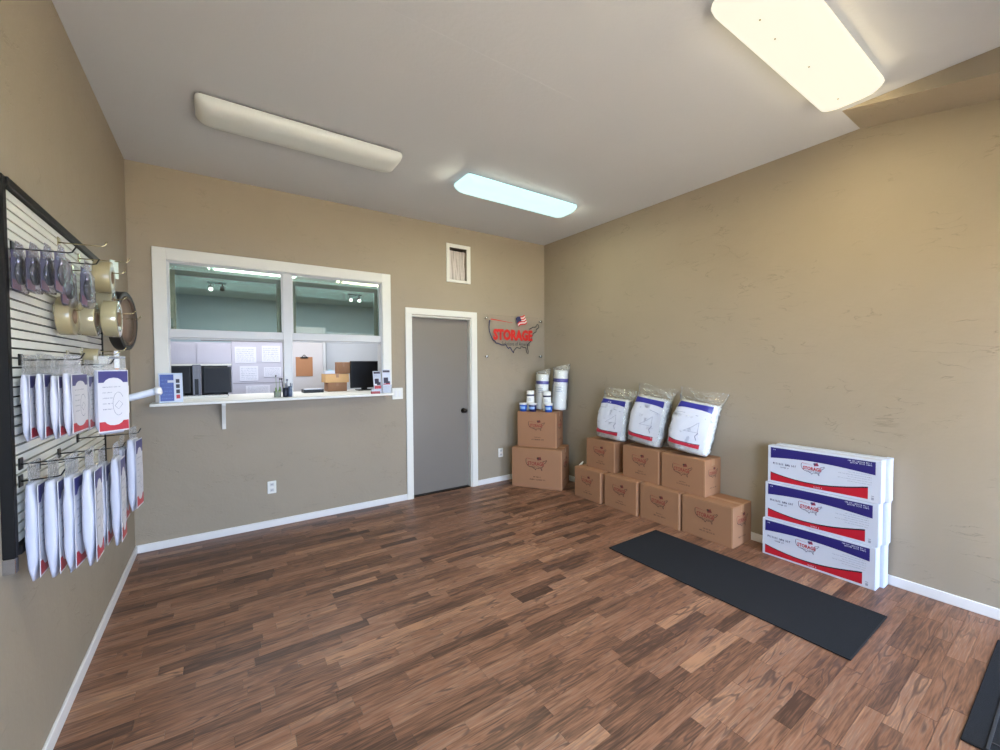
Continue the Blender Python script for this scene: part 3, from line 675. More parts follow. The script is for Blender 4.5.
a = kp(330, 373, 4.90); t = thing('tissue_box', 'small white tissue box lying on the pale cardboard box', 'tissue box', (a.x, 4.88, zt2))
bm = NB(); box(bm, -0.055, 0.05, 0, 0.1, 0, 0.035, 0.003); link('box_body', bm, M_white, t)
bm = NB(); bmesh.ops.create_icosphere(bm, subdivisions=2, radius=0.022, matrix=Matrix.Translation((0, 0.03, 0.037)) @ Matrix.Diagonal((1.2, 0.8, 0.5, 1))); link('tissue', bm, mat('tissue_blue', (170, 210, 226), 0.8), t, True)
# black tray, papers
a = kp(314, 390, 4.80); t = thing('paper_tray', 'low black tray on the counter below the clipboard', 'tray', (a.x, 4.80, CZ))
bm = NB(); box(bm, -0.10, 0.10, 0, 0.16, 0, 0.035, 0.003); link('tray_body', bm, M_black, t)
bm = NB(); box(bm, -0.085, 0.085, 0.01, 0.15, 0.035, 0.039); link('paper', bm, M_white, t)
a = kp(202, 399, 4.62); t = thing('keyboard', 'flat white keyboard lying in front of the left monitors', 'keyboard', (a.x, 4.62, CZ))
bm = NB(); box(bm, -0.2, 0.2, 0, 0.12, 0, 0.018, 0.003); link('keyboard_body', bm, M_trim, t)
for i in range(14):
    for j in range(4):
        bm = NB(); box(bm, -0.19+i*0.0272, -0.19+i*0.0272+0.022, 0.012+j*0.027, 0.034+j*0.027, 0.018, 0.022); link('key', bm, M_frame, t)
# pen cups near the mullion
SY = D-0.10
def sp(px, py, y=SY): return at(px, py, 1, y)
a = sp(287.5, 395, D+0.03)
def pen_cup(px, y, r, h, mt, label, pens):
    a = at(px, 395, 1, y); t = thing('pen_cup', label, 'cup', (a.x, y, CZ))
    bm = NB(); lathe(bm, [(0, 0.002), (0, 0), (r*0.9, 0), (r, h), (r-0.003, h), (r*0.86, 0.004), (0, 0.004)], 18); link('cup', bm, mt, t, True)
    for k, (dx, dy, lx, ln, pm) in enumerate(pens):
        bm = NB(); tube(bm, [(dx, dy, 0.008), (dx+lx, dy, ln)], 0.0035, 6); pe = link('pen', bm, pm, t)
        if ln > 0.15:
            bm = NB(); bmesh.ops.create_icosphere(bm, subdivisions=1, radius=0.010, matrix=Matrix.Translation((dx+lx, dy, ln))); link('pen_top', bm, pm, pe, True)
M_pgreen = mat('green_pens', (120, 150, 92), 0.5); M_pgrey = mat('pen_grey', (96, 104, 130), 0.4)
M_cupnavy = mat('cup_navy', (36, 40, 60), 0.35); M_cupblue = mat('cup_slate', (88, 102, 128), 0.4)
pen_cup(285.5, D-0.03, 0.026, 0.085, M_cupnavy, 'dark navy pen cup beside the window mullion', [(-0.01, 0, -0.02, 0.17, M_black), (0.008, 0.01, 0.01, 0.16, M_pgrey), (0, -0.01, 0.0, 0.13, M_pgrey)])
pen_cup(290.3, D-0.045, 0.019, 0.10, M_cupblue, 'slim slate blue cup right of the navy pen cup', [(0, 0, 0.004, 0.13, M_cupnavy), (0.006, 0.004, 0.012, 0.125, M_pgrey)])
a = at(277.5, 396, 1, D-0.02); t = thing('plant_pot', 'small clear pot of green stems left of the navy pen cup', 'plant', (a.x, D-0.03, CZ))
bm = NB(); lathe(bm, [(0, 0.002), (0, 0), (0.028, 0), (0.033, 0.055), (0.030, 0.055), (0.026, 0.004), (0, 0.004)], 18); link('pot', bm, film('clear_pot', (220, 240, 215), 0.25, wrinkle=0), t, True)
rg = random.Random(5)
for k in range(12):
    an = rg.uniform(0, 6.28); r_ = rg.uniform(0.004, 0.022); ln = rg.uniform(0.06, 0.10)
    bm = NB(); tube(bm, [(r_*math.cos(an), r_*math.sin(an), 0.006), (r_*1.5*math.cos(an), r_*1.5*math.sin(an), ln)], [0.006, 0.003], 6); link('stem', bm, M_pgreen, t)
for dx, ln in ((-0.012, 0.20), (0.02, 0.17)):
    bm = NB(); tube(bm, [(dx*0.5, 0, 0.006), (dx, 0, ln)], 0.002, 5); f_ = link('flower_stem', bm, M_pgreen, t)
    bm = NB(); bmesh.ops.create_icosphere(bm, subdivisions=1, radius=0.009, matrix=Matrix.Translation((dx, 0, ln))); link('flower', bm, mat('flower_dark', (70, 60, 70), 0.6), f_, True)
# blue standing sign at the left end of the ledge
a, b_ = sp(160.2, 402, D-0.12), sp(180.5, 402, D-0.12)
t = thing('desk_sign', 'small blue and white easel sign at the left end of the ledge', 'sign', ((a.x+b_.x)/2+0.005, D-0.10, CZ), math.radians(10))
ww = 0.155; hh = at(166, 373, 1, D-0.12).z-CZ
Mx = Matrix.Rotation(math.radians(-7), 4, 'X')
bm = NB(); box(bm, -ww/2, ww/2, -0.004, 0.0, 0, hh, 0.001, Mx); link('sign_panel', bm, mat('sign_border', (196, 206, 226), 0.3), t)
P_ = Mx @ fr((-ww/2, -0.0048, 0), (1, 0, 0), (0, 0, 1))
bm = NB(); rect(bm, 0.008, ww*0.62, 0.012, hh-0.012, P_); link('blue_field', bm, mat('sign_blue', (34, 66, 154), 0.4), t)
bm = NB()
for j in range(6): fine_print(bm, 0.016, ww*0.56, 0.03+j*(hh-0.06)/6, 0.006, P_, 0.0006, 0, 40+j)
link('white_print', bm, mat('sign_lightprint', (92, 126, 200), 0.4), t)
bm = NB(); rect(bm, ww*0.66, ww*0.92, 0.02, hh-0.02, P_, 0); link('photo_strip', bm, M_white, t)
for j in range(4):
    bm = NB(); rect(bm, ww*0.71, ww*0.87, 0.03+j*(hh-0.07)/4, 0.03+j*(hh-0.07)/4+0.032, P_, 0.0006); link('picture', bm, M_red if j == 0 else M_navyline, t)
bm = NB(); box(bm, -0.02, 0.02, 0.004, 0.007, 0, hh*0.75, 0, Matrix.Translation((0, 0.028, 0)) @ Matrix.Rotation(math.radians(6), 4, 'X')); link('easel_leg', bm, M_white, t)
# brochures at the right end of the ledge
def brochure(px0, px1, pyt, y, label, red, rz):
    a, b_ = at(px0, 393, 1, y), at(px1, 393, 1, y); ww = (b_.x-a.x)/math.cos(rz); hh = at((px0+px1)/2, pyt, 1, y).z-CZ
    t = thing('brochure', label, 'brochure', ((a.x+b_.x)/2, y, CZ), rz)
    Mx = Matrix.Rotation(math.radians(-8), 4, 'X')
    bm = NB(); box(bm, -ww/2, ww/2, -0.006, 0, 0, hh, 0.001, Mx); link('brochure_stack', bm, M_white, t)
    bm = NB(); box(bm, -ww/2-0.003, ww/2+0.003, -0.028, 0.004, 0, hh*0.35, 0.002, Mx); link('holder', bm, film('clear_holder', opacity=0.1, wrinkle=0), t)
    P_ = Mx @ fr((-ww/2, -0.0068, 0), (1, 0, 0), (0, 0, 1))
    bm = NB(); rect(bm, ww*0.08, ww*0.92, hh*0.88, hh*0.97, P_); rect(bm, ww*0.15, ww*0.7, hh*0.42, hh*0.66, P_); rect(bm, ww*0.4, ww*0.9, hh*0.36, hh*0.5, P_); link('dark_picture', bm, mat('picture_dark', (58, 50, 72), 0.5), t)
    bm = NB(); rect(bm, ww*0.08, ww*0.92, hh*(0.2 if red else 0.36), hh*(0.34 if red else 0.40), P_, 0.0006); link('red_band', bm, M_red, t)
    bm = NB()
    for j in range(3): fine_print(bm, ww*0.1, ww*0.9, hh*(0.06+0.09*j) if not red else hh*(0.70+0.05*j), hh*0.035, P_, 0.0008, 0, 60+j)
    link('print', bm, M_grey, t)
brochure(374, 382, 371, D-0.09, 'white brochure with red band, left one at the ledge end', True, math.radians(8))
brochure(383, 391, 369.5, D-0.12, 'white brochure with dark picture, right one at the ledge end', False, math.radians(-4))
a = at(375.5, 392, 1, D-0.15); t = thing('card_holder', 'small holder of white business cards before the brochures', 'card holder', (a.x, D-0.165, CZ))
bm = NB(); box(bm, -0.045, 0.045, 0, 0.03, 0, 0.025, 0.002); link('holder_body', bm, mat('holder_red', (160, 60, 70), 0.4), t)
bm = NB(); box(bm, -0.042, 0.042, 0.006, 0.024, 0.025, 0.045); link('cards', bm, M_white, t)

# ================================================================== acrylic emblem sign on the back wall
t = thing('acrylic_sign', 'clear acrylic wall sign with red lettering inside a blue country outline', 'sign', (3.226, D, 1.565))
bm = NB(); box(bm, -0.50, 0.495, -0.034, -0.028, 0, 0.565, 0.001); link('acrylic_plate', bm, film('acrylic', (255, 255, 255), 0.0, wrinkle=0.0, rough=0.03, ior=1.18), t)
for sx in (-0.455, 0.42):
    for sz in (0.045, 0.52):
        bm = NB(); lathe(bm, [(0, 0), (0.011, 0), (0.011, 0.028), (0.0175, 0.034), (0.0175, 0.040), (0.010, 0.046), (0, 0.046)], 16, fr((sx, 0, sz), (1, 0, 0), (0, 0, 1))); link('standoff', bm, M_chrome, t, True)
P_ = fr((-0.02, -0.0355, 0.275), (1, 0, 0), (0, 0, 1))
M_sred = mat('sign_red', (206, 40, 34), 0.4); M_snavy = mat('sign_navy', (40, 42, 84), 0.4); M_sblk = mat('sign_black', (44, 40, 46), 0.4); M_swh = mat('sign_white', (226, 216, 214), 0.4)
bm = NB(); emblem(bm, 0, 0.02, 0.81, P_, (0, 1, 0, 1, 2, 3), 0.055); link('emblem_print', bm, M_sred, t, mats=[M_sred, M_snavy, M_sblk, M_swh])

# ================================================================== cartons
PM = [M_inkred, M_inkdark]
def carton(label, loc, rz, wd, dp, hh, group, side_print=False, seed=0, lw_=0.5):
    t = thing('carton', label, 'carton', loc, rz, group)
    bm = NB(); box(bm, -wd/2, wd/2, 0, dp, 0, hh-0.005, 0.004, seg=2)
    link('carton_body', bm, M_card, t)
    for k, (x0, x1) in enumerate(((-wd/2+0.002, wd/2-0.002),)):
        bm = NB(); box(bm, x0, x1, 0.002, dp/2-0.0015, hh-0.005, hh, 0.001); link('top_flap', bm, M_card, t)
        bm = NB(); box(bm, x0, x1, dp/2+0.0015, dp-0.002, hh-0.005, hh, 0.001); link('top_flap', bm, M_card, t)
    bm = NB(); box(bm, -wd/2+0.001, wd/2-0.001, dp/2-0.025, dp/2+0.025, hh, hh+0.0004); box(bm, wd/2, wd/2+0.0005, dp/2-0.025, dp/2+0.025, hh-0.06, hh-0.002); link('packing_tape', bm, M_cardtape, t)
    bm = NB(); box(bm, wd/2-0.012, wd/2+0.0008, -0.0008, 0.004, 0.004, hh-0.006); link('glued_edge', bm, M_cardlight, t)
    P_ = fr((0, -0.0012, hh*0.60), (1, 0, 0), (0, 0, 1))
    bm = NB(); ew = min(wd*lw_, hh*0.85); emblem(bm, -wd*0.0, 0, ew, P_, (0, 1, 0, 1, 1, 1), 0.02, True, 0.02); link('printed_emblem', bm, M_inkred, t, mats=PM)
    P2 = fr((0, -0.0012, 0), (1, 0, 0), (0, 0, 1))
    bm = NB(); fine_print(bm, -wd*0.06, wd*0.10, hh*0.27, hh*0.028, P2, 0, 0, seed+1); fine_print(bm, -wd*0.13, wd*0.18, hh*0.20, hh*0.034, P2, 0, 0, seed+2); link('printed_lines', bm, M_inkdark, t)
    if side_print:
        P3 = fr((wd/2+0.0012, dp*0.5, hh*0.6), (0, 1, 0), (0, 0, 1))
        bm = NB(); emblem(bm, 0, 0, dp*0.6, P3, (0, 1, 0, 1, 1, 1), 0.02, True, 0.02); link('side_emblem', bm, M_inkred, t, mats=PM)
        P4 = fr((wd/2+0.0012, dp*0.5, 0), (0, 1, 0), (0, 0, 1))
        bm = NB(); fine_print(bm, -dp*0.2, dp*0.2, hh*0.20, hh*0.03, P4, 0, 0, seed+5); link('side_lines', bm, M_inkdark, t)
    return t
R90 = math.radians(-90)
G1 = 'cartons in two rows along the right wall'
low = [(3.411, 3.025, 3.362), (2.985, 2.574, 3.380), (2.545, 2.130, 3.396), (2.112, 1.669, 3.411)]
HB = 0.335
names = ['leftmost carton of the bottom row by the right wall', 'second carton from the left in the bottom row', 'third carton from the left in the bottom row', 'rightmost carton of the bottom row, nearest the white flat boxes']
for k, (y1, y0, xf) in enumerate(low):
    carton('brown ' + names[k], (xf, (y0+y1)/2, 0), R90, y1-y0, min(0.318, XR-BT-0.004-xf), HB, G1, k == 3, k*10, 0.45)
up = [(3.335, 2.93, 3.475, 'brown carton under the left peanut bag, leftmost of the top row'), (2.82, 2.393, 3.475, 'brown middle carton of the top row under the middle peanut bag'), (2.365, 1.937, 3.475, 'brown rightmost carton of the top row under the right peanut bag')]
tops = []
for k, (y1, y0, xf, lb) in enumerate(up):
    carton(lb, (xf, (y0+y1)/2, HB+0.001), R90, y1-y0, min(0.31, XR-0.004-xf), 0.325, G1, k == 2, 50+k*10, 0.45)
HU = HB+0.001+0.3265
AZ = math.atan2(-0.525, 0.353)
carton('large brown carton at the bottom of the corner stack', (3.168, 3.868, 0), AZ, 0.632, 0.39, 0.482, 'cartons stacked in the corner', True, 90, 0.42)
carton('smaller brown carton on top of the large corner carton', (3.225, 3.93, 0.4835), AZ, 0.50, 0.34, 0.435, 'cartons stacked in the corner', True, 100, 0.42)
HS = 0.4835+0.4365

# ================================================================== flat white boxes
def flat_box(label, loc, rz, ln, dp, hh, printed):
    t = thing('flat_white_box', label, 'box', loc, rz, 'white flat boxes leaning by the right wall')
    bm = NB(); box(bm, -ln/2, ln/2, 0, dp, 0, hh, 0.003, seg=2); link('box_body', bm, M_white, t)
    bm = NB(); box(bm, ln/2, ln/2+0.003, 0.006, dp-0.006, 0.006, hh-0.004, 0.001); link('end_flap', bm, M_white, t)
    bm = NB(); box(bm, ln/2-0.03, ln/2+0.004, dp-0.012, dp-0.004, hh-0.012, hh+0.004, 0.001); link('lid_tab', bm, M_white, t)
    bm = NB(); box(bm, -0.02, 0.06, dp*0.35, dp*0.6, hh, hh+0.003, 0.001); link('top_tab', bm, M_white, t)
    if printed:
        P_ = fr((-ln/2, -0.001, 0), (1, 0, 0), (0, 0, 1)); U = lambda u: u*ln; V = lambda v: v*hh
        N_ = 20
        bm = NB()
        for i in range(N_):
            u0, u1 = 0.03+0.925*i/N_, 0.03+0.925*(i+1)/N_
            def bot(u):
                q = (u-0.03)/0.925; return 0.665-0.015*q+0.085*math.sin(math.pi*q)**1.0*(1-0.25*q)
            poly(bm, [(U(u0), V(bot(u0)), 0), (U(u1), V(bot(u1)), 0), (U(u1), V(0.955), 0), (U(u0), V(0.955), 0)], P_)
        link('blue_print', bm, M_blue, t)
        def topc(u):
            q = (u-0.03)/0.87; return 0.265+0.055*q-0.15*math.sin(math.pi*min(1, q*1.02))**0.9*(1-0.1*q)
        bm = NB(); bm2 = NB()
        for i in range(N_):
            u0, u1 = 0.03+0.87*i/N_, 0.03+0.87*(i+1)/N_
            lb_ = lambda u: 0.045+0.02*(u-0.03)
            poly(bm, [(U(u0), V(lb_(u0)), 0), (U(u1), V(lb_(u1)), 0), (U(u1), V(topc(u1)), 0), (U(u0), V(topc(u0)), 0)], P_)
            th = lambda u: 0.018+0.02*(u-0.03)
            poly(bm2, [(U(u0), V(topc(u0)), 0), (U(u1), V(topc(u1)), 0), (U(u1), V(topc(u1)+th(u1)), 0), (U(u0), V(topc(u0)+th(u0)), 0)], P_)
        link('red_print', bm, M_red, t); link('dark_line', bm2, M_navyline, t)
        bm = NB(); emblem(bm, U(0.44), V(0.53), U(0.215), P_, (0, 1, 0, 1, 1, 1), 0.03, True, 0.018); link('printed_emblem', bm, M_red, t, mats=[M_red, mat('print_slate', (70, 70, 110), 0.5)])
        bm = NB(); fine_print(bm, U(0.055), U(0.29), V(0.50), V(0.055), P_, 0, 0, 5); fine_print(bm, U(0.13), U(0.22), V(0.43), V(0.03), P_, 0, 0, 6); link('title_print', bm, mat('print_slate', (70, 70, 110), 0.5), t)
        bm = NB()
        for j in range(5): fine_print(bm, U(0.66 if j % 2 else 0.74), U(0.93), V(0.40+0.055*j), V(0.018), P_, 0, 0, 20+j)
        rect(bm, U(0.925), U(0.945), V(0.06), V(0.12), P_); rect(bm, U(0.925), U(0.945), V(0.14), V(0.16), P_); link('small_print', bm, M_grey, t)['kind'] = 'stuff'
        bm = NB(); fine_print(bm, U(0.055), U(0.09), V(0.885), V(0.03), P_, 0.0008, 0, 31); fine_print(bm, U(0.74), U(0.93), V(0.895), V(0.032), P_, 0.0008, 0, 32); fine_print(bm, U(0.76), U(0.93), V(0.85), V(0.032), P_, 0.0008, 0, 33); fine_print(bm, U(0.45), U(0.53), V(0.075), V(0.03), P_, 0.0008, 0, 34); link('white_print', bm, M_white, t)['kind'] = 'stuff'
    return t
WH = 0.285
ll = ['bottom', 'middle', 'top']
for k in range(3):
    xf = 3.545+0.012*k; y0, y1 = 0.822-0.008*k, 1.506-0.012*k
    flat_box(f'{ll[k]} white flat box of the front stack, blue and red bands', (xf, (y0+y1)/2, k*(WH+0.003)), R90, y1-y0, 0.082, WH, True)
    flat_box(f'{ll[k]} white flat box of the rear stack against the wall', (xf+0.086, (y0+y1)/2-0.022, k*(WH+0.003)), R90, y1-y0, min(0.082, XR-BT-0.004-xf-0.086), WH+(0.004 if k == 2 else 0), False)

# ================================================================== mats
def floor_mat(label, x0, x1, y0, y1, border):
    t = thing('floor_mat', label, 'mat', ((x0+x1)/2, (y0+y1)/2, 0)); a_, b_ = (x1-x0)/2, (y1-y0)/2
    bm = NB(); box(bm, -a_, a_, -b_, b_, 0.0005, 0.008, 0.003)
    M_m = mat('mat_charcoal', (40, 41, 45), 0.95, spec=0.1, var=0.25, vscale=220, bump=0.8, bscale=260)
    link('mat_body', bm, M_m, t)
    if border:
        M_r = mat('mat_rubber', (52, 53, 57), 0.7, spec=0.25, bump=0.4, bscale=120)
        for q in ((-a_+0.01, a_-0.01, b_-0.075, b_-0.065), (-a_+0.01, -a_+0.02, -b_+0.02, b_-0.076), (-a_+0.065, -a_+0.073, -b_+0.075, b_-0.076), (a_-0.02, a_-0.01, -b_+0.02, b_-0.076)):
            bm = NB(); box(bm, *q, 0.008, 0.012, 0.001); link('raised_rib', bm, M_r, t)
        for i in range(9):
            for j in range(12):
                bm = NB(); xx = -a_+0.11+i*(2*a_-0.2)/9; yy = b_-0.12-j*0.075
                box(bm, xx, xx+0.075, yy-0.02, yy, 0.008, 0.0115, 0.001); link('tread_block', bm, M_r, t)
    else:
        for q in ((-a_, a_, b_-0.006, b_), (-a_, a_, -b_, -b_+0.006), (-a_, -a_+0.006, -b_+0.0065, b_-0.0065), (a_-0.006, a_, -b_+0.0065, b_-0.0065)):
            bm = NB(); box(bm, *q, 0.008, 0.0092); link('hem', bm, mat('mat_hem', (30, 30, 33), 0.9), t)
floor_mat('long charcoal runner mat on the wood floor before the cartons', 2.606, 3.232, 0.693, 2.254, False)
floor_mat('black ribbed rubber door mat at the right edge of the floor', 2.415, 3.45, -0.72, 0.297, True)

# ================================================================== bags of packing peanuts
def bag_shape(u, t, W, Dp, Hh, fill, sd):
    """u around (0..1, 0 = right, front at 0.75), t up; returns local point"""
    an = 2*math.pi*u; ca, sa = math.cos(an), math.sin(an)
    e = 0.62
    cx = math.copysign(abs(ca)**e, ca); sx = math.copysign(abs(sa)**e, sa)
    if t < fill:
        q = t/fill
        w_ = W/2*(0.90+0.12*math.sin(math.pi*min(1, q*0.9+0.12))); d_ = Dp/2*(0.80+0.24*math.sin(math.pi*(q*0.78+0.12)))
        if q < 0.10: k = 0.95+0.05*(q/0.10)**0.5; w_ *= k; d_ *= k
    else:
        q = (t-fill)/(1-fill); w_ = W/2*(0.92+0.16*q); d_ = Dp/2*(0.90*(1-q)**1.3+0.03)
    p_ = Vector((w_*cx, d_*sx, Hh*t))
    nz = noise.noise(Vector((p_.x*14+sd, p_.y*14, p_.z*14)))*0.008 + (noise.noise(Vector((p_.x*22+sd, p_.y*9, p_.z*30)))*0.016 if t > fill else 0)
    p_ += Vector((cx, sx, 0)).normalized()*nz
    if t > fill: p_.z += 0.02*noise.noise(Vector((u*7+sd, 3, 1)))*(t-fill)/(1-fill)
    return p_
def peanut_bag(label, loc, rz, W, Dp, Hh, lean, roll, sd, skew=0.0):
    t = thing('peanut_bag', label, 'bag', loc, rz, 'clear bags of white packing peanuts'); fill = 0.80
    MX = Matrix.Rotation(roll, 4, 'Y') @ Matrix.Rotation(lean, 4, 'X')
    def S(u, tt, off=0.0, ff=fill, hs=1.0):
        p_ = bag_shape(u, tt, W, Dp, Hh, ff, sd)
        an = 2*math.pi*u; n_ = Vector((math.cos(an)*Dp, math.sin(an)*W, 0)).normalized()
        p_ = p_+n_*off; p_.x += skew*max(0, tt-0.5)*Hh
        return MX @ p_
    zmin = min(S(i/40, j/6).z for i in range(40) for j in range(3))
    sh = Vector((0, 0, -zmin+0.004))
    NU, NT = 56, 30
    bm = NB(); g = [[bm.verts.new(S(i/NU, j/NT, 0.003)+sh) for i in range(NU)] for j in range(NT+1)]
    for j in range(NT):
        for i in range(NU): bm.faces.new((g[j][i], g[j][(i+1) % NU], g[j+1][(i+1) % NU], g[j+1][i]))
    bm.faces.new(list(reversed(g[0])))
    link('plastic_film', bm, film('bag_film', opacity=0.03, rough=0.15, wrinkle=0.45, wscale=18, ior=1.38), t, True)
    # the filling: a lumpy heart with loose foam pieces at the surface
    bm = NB(); MT = 20; g = [[bm.verts.new(S(i/NU, j/MT*fill*0.985+0.006, -0.006)+sh) for i in range(NU)] for j in range(MT+1)]
    for j in range(MT):
        for i in range(NU): bm.faces.new((g[j][i], g[j][(i+1) % NU], g[j+1][(i+1) % NU], g[j+1][i]))
    bm.faces.new(list(reversed(g[0]))); bm.faces.new(g[-1]); link('foam_filling', bm, M_foam, t, True)
    rg = random.Random(int(sd*10)); bm = NB()
    for _ in range(620):
        u, tt = rg.random(), rg.uniform(0.02, fill*0.99)
        c = S(u, tt, -0.0105)+sh
        R_ = Matrix.Translation(c) @ Matrix.Rotation(rg.uniform(0, 6.28), 4, 'Z') @ Matrix.Rotation(rg.uniform(0, 3.14), 4, 'X')
        L0, r0 = rg.uniform(0.012, 0.017), rg.uniform(0.0075, 0.010)
        rings = []
        for q, (zz, rr) in enumerate(((-L0, 0.55), (-L0*0.6, 1.0), (0, 0.78), (L0*0.6, 1.0), (L0, 0.55))):
            rings.append([bm.verts.new(R_ @ Vector((r0*rr*math.cos(k*1.2566)+0.003*abs(zz)/L0, r0*rr*math.sin(k*1.2566), zz))) for k in range(5)])
        for a, b_ in zip(rings, rings[1:]):
            for k in range(5): bm.faces.new((a[k], a[(k+1) % 5], b_[(k+1) % 5], b_[k]))
        bm.faces.new(list(reversed(rings[0]))); bm.faces.new(rings[-1])
    o = link('loose_foam_pieces', bm, M_foam, t, True); o['kind'] = 'stuff'
    # print on the front of the bag
    def patch(name, u0, u1, f0, f1, mt, off):
        bm = NB(); nu, nt_ = 18, 8
        g = [[bm.verts.new(S(u0+(u1-u0)*i/nu, f0(i/nu)+(f1(i/nu)-f0(i/nu))*j/nt_, off)+sh) for i in range(nu+1)] for j in range(nt_+1)]
        for j in range(nt_):
            for i in range(nu): bm.faces.new((g[j][i], g[j][i+1], g[j+1][i+1], g[j+1][i]))
        return link(name, bm, mt, t, True)
    ua, ub = 0.588, 0.868
    patch('white_label', ua, ub, lambda q: 0.10, lambda q: 0.77, mat('bag_label_white', (216, 218, 228), 0.3, var=0.03), 0.0045)
    patch('blue_band', ua, ub, lambda q: 0.665+0.03*math.sin(math.pi*q), lambda q: 0.775, mat('bag_blue', (52, 52, 142), 0.3), 0.006)
    patch('red_band', ua, ub-0.05, lambda q: 0.095, lambda q: 0.17-0.02*math.sin(math.pi*q)-0.012*q, mat('bag_red', (190, 46, 66), 0.3), 0.006)
    patch('dark_edge', ua, ub-0.05, lambda q: 0.171-0.02*math.sin(math.pi*q)-0.012*q, lambda q: 0.182-0.02*math.sin(math.pi*q)-0.012*q, M_navyline, 0.006)
    bm = NB()
    def line(pts, wd):
        for (a0, b0), (a1, b1) in zip(pts, pts[1:]):
            q0 = S(ua+(ub-ua)*a0, b0, 0.007)+sh; q1 = S(ua+(ub-ua)*a1, b1, 0.007)+sh; d = (q1-q0); n_ = Vector((-d.z, 0, d.x)).normalized()*wd
            poly(bm, [q0-n_, q1-n_, q1+n_, q0+n_])
    line([(0.52, 0.33), (0.60, 0.42), (0.70, 0.5), (0.70, 0.34), (0.52, 0.33)], 0.0012); line([(0.72, 0.34), (0.66, 0.28), (0.70, 0.22)], 0.003)
    line([(0.15, 0.60), (0.45, 0.61)], 0.002); line([(0.6, 0.60), (0.85, 0.57)], 0.002)
    link('label_drawing', bm, mat('label_line', (128, 134, 160), 0.5), t)['kind'] = 'stuff'
    return t
peanut_bag('left clear bag of white packing peanuts on the cartons, narrowest', (3.585, 3.06, HU), math.radians(-80), 0.36, 0.17, 0.56, math.radians(-3), math.radians(5), 1.3, 0.16)
peanut_bag('middle clear bag of packing peanuts, its blue band tilted down right', (3.585, 2.635, HU), math.radians(-79), 0.37, 0.175, 0.60, math.radians(-3), math.radians(9), 4.1, 0.12)
peanut_bag('right clear bag of packing peanuts with a wide crumpled clear top', (3.575, 2.16, HU), math.radians(-76), 0.375, 0.17, 0.585, math.radians(-4), math.radians(9), 7.7, 0.16)

# ================================================================== goods on the corner cartons
ca, sa = math.cos(AZ), math.sin(AZ)
def corner(px, lx_depth):
    """point on the top of the corner stack seen in pixel column px, lx_depth behind its front edge"""
    best = None
    for k in range(-300, 301):
        lx = k/1000; P = Vector((3.225+ca*lx-sa*lx_depth, 3.93+sa*lx+ca*lx_depth, HS))
        d = abs(proj(P)[0]-px)
        if best is None or d < best[0]: best = (d, P)
    return best[1]
M_tub = mat('tub_blue', (44, 92, 190), 0.35); M_tubd = mat('tub_navy', (30, 36, 96), 0.35); M_lid = mat('lid_white', (232, 232, 236), 0.4)
for px, lb, dd in ((523.3, 'small blue tub with white lid, leftmost on the corner carton', 0.05), (532.6, 'small dark blue tub with white lid, middle one on the corner carton', 0.05), (548.6, 'small blue tub with white lid, rightmost on the corner carton', 0.05)):
    p_ = corner(px, dd); t = thing('plastic_tub', lb, 'tub', p_, AZ, 'small blue tubs on the corner carton')
    bm = NB(); lathe(bm, [(0, 0), (0.042, 0), (0.047, 0.08), (0, 0.08)], 24); link('tub_body', bm, M_tubd if 'dark' in lb else M_tub, t, True)
    bm = NB(); lathe(bm, [(0, 0.0805), (0.051, 0.0805), (0.052, 0.10), (0.048, 0.104), (0, 0.104)], 24); link('tub_lid', bm, M_lid, t, True)
    bm = NB(); n_ = 12
    for i in range(n_):
        a0, a1 = math.radians(-140+100*i/n_), math.radians(-140+100*(i+1)/n_)
        poly(bm, [(0.0448*math.cos(a0), 0.0448*math.sin(a0), 0.03), (0.0448*math.cos(a1), 0.0448*math.sin(a1), 0.03), (0.0468*math.cos(a1), 0.0468*math.sin(a1), 0.062), (0.0468*math.cos(a0), 0.0468*math.sin(a0), 0.062)])
    link('tub_label', bm, mat('tub_label', (150, 186, 232), 0.4), t, True)
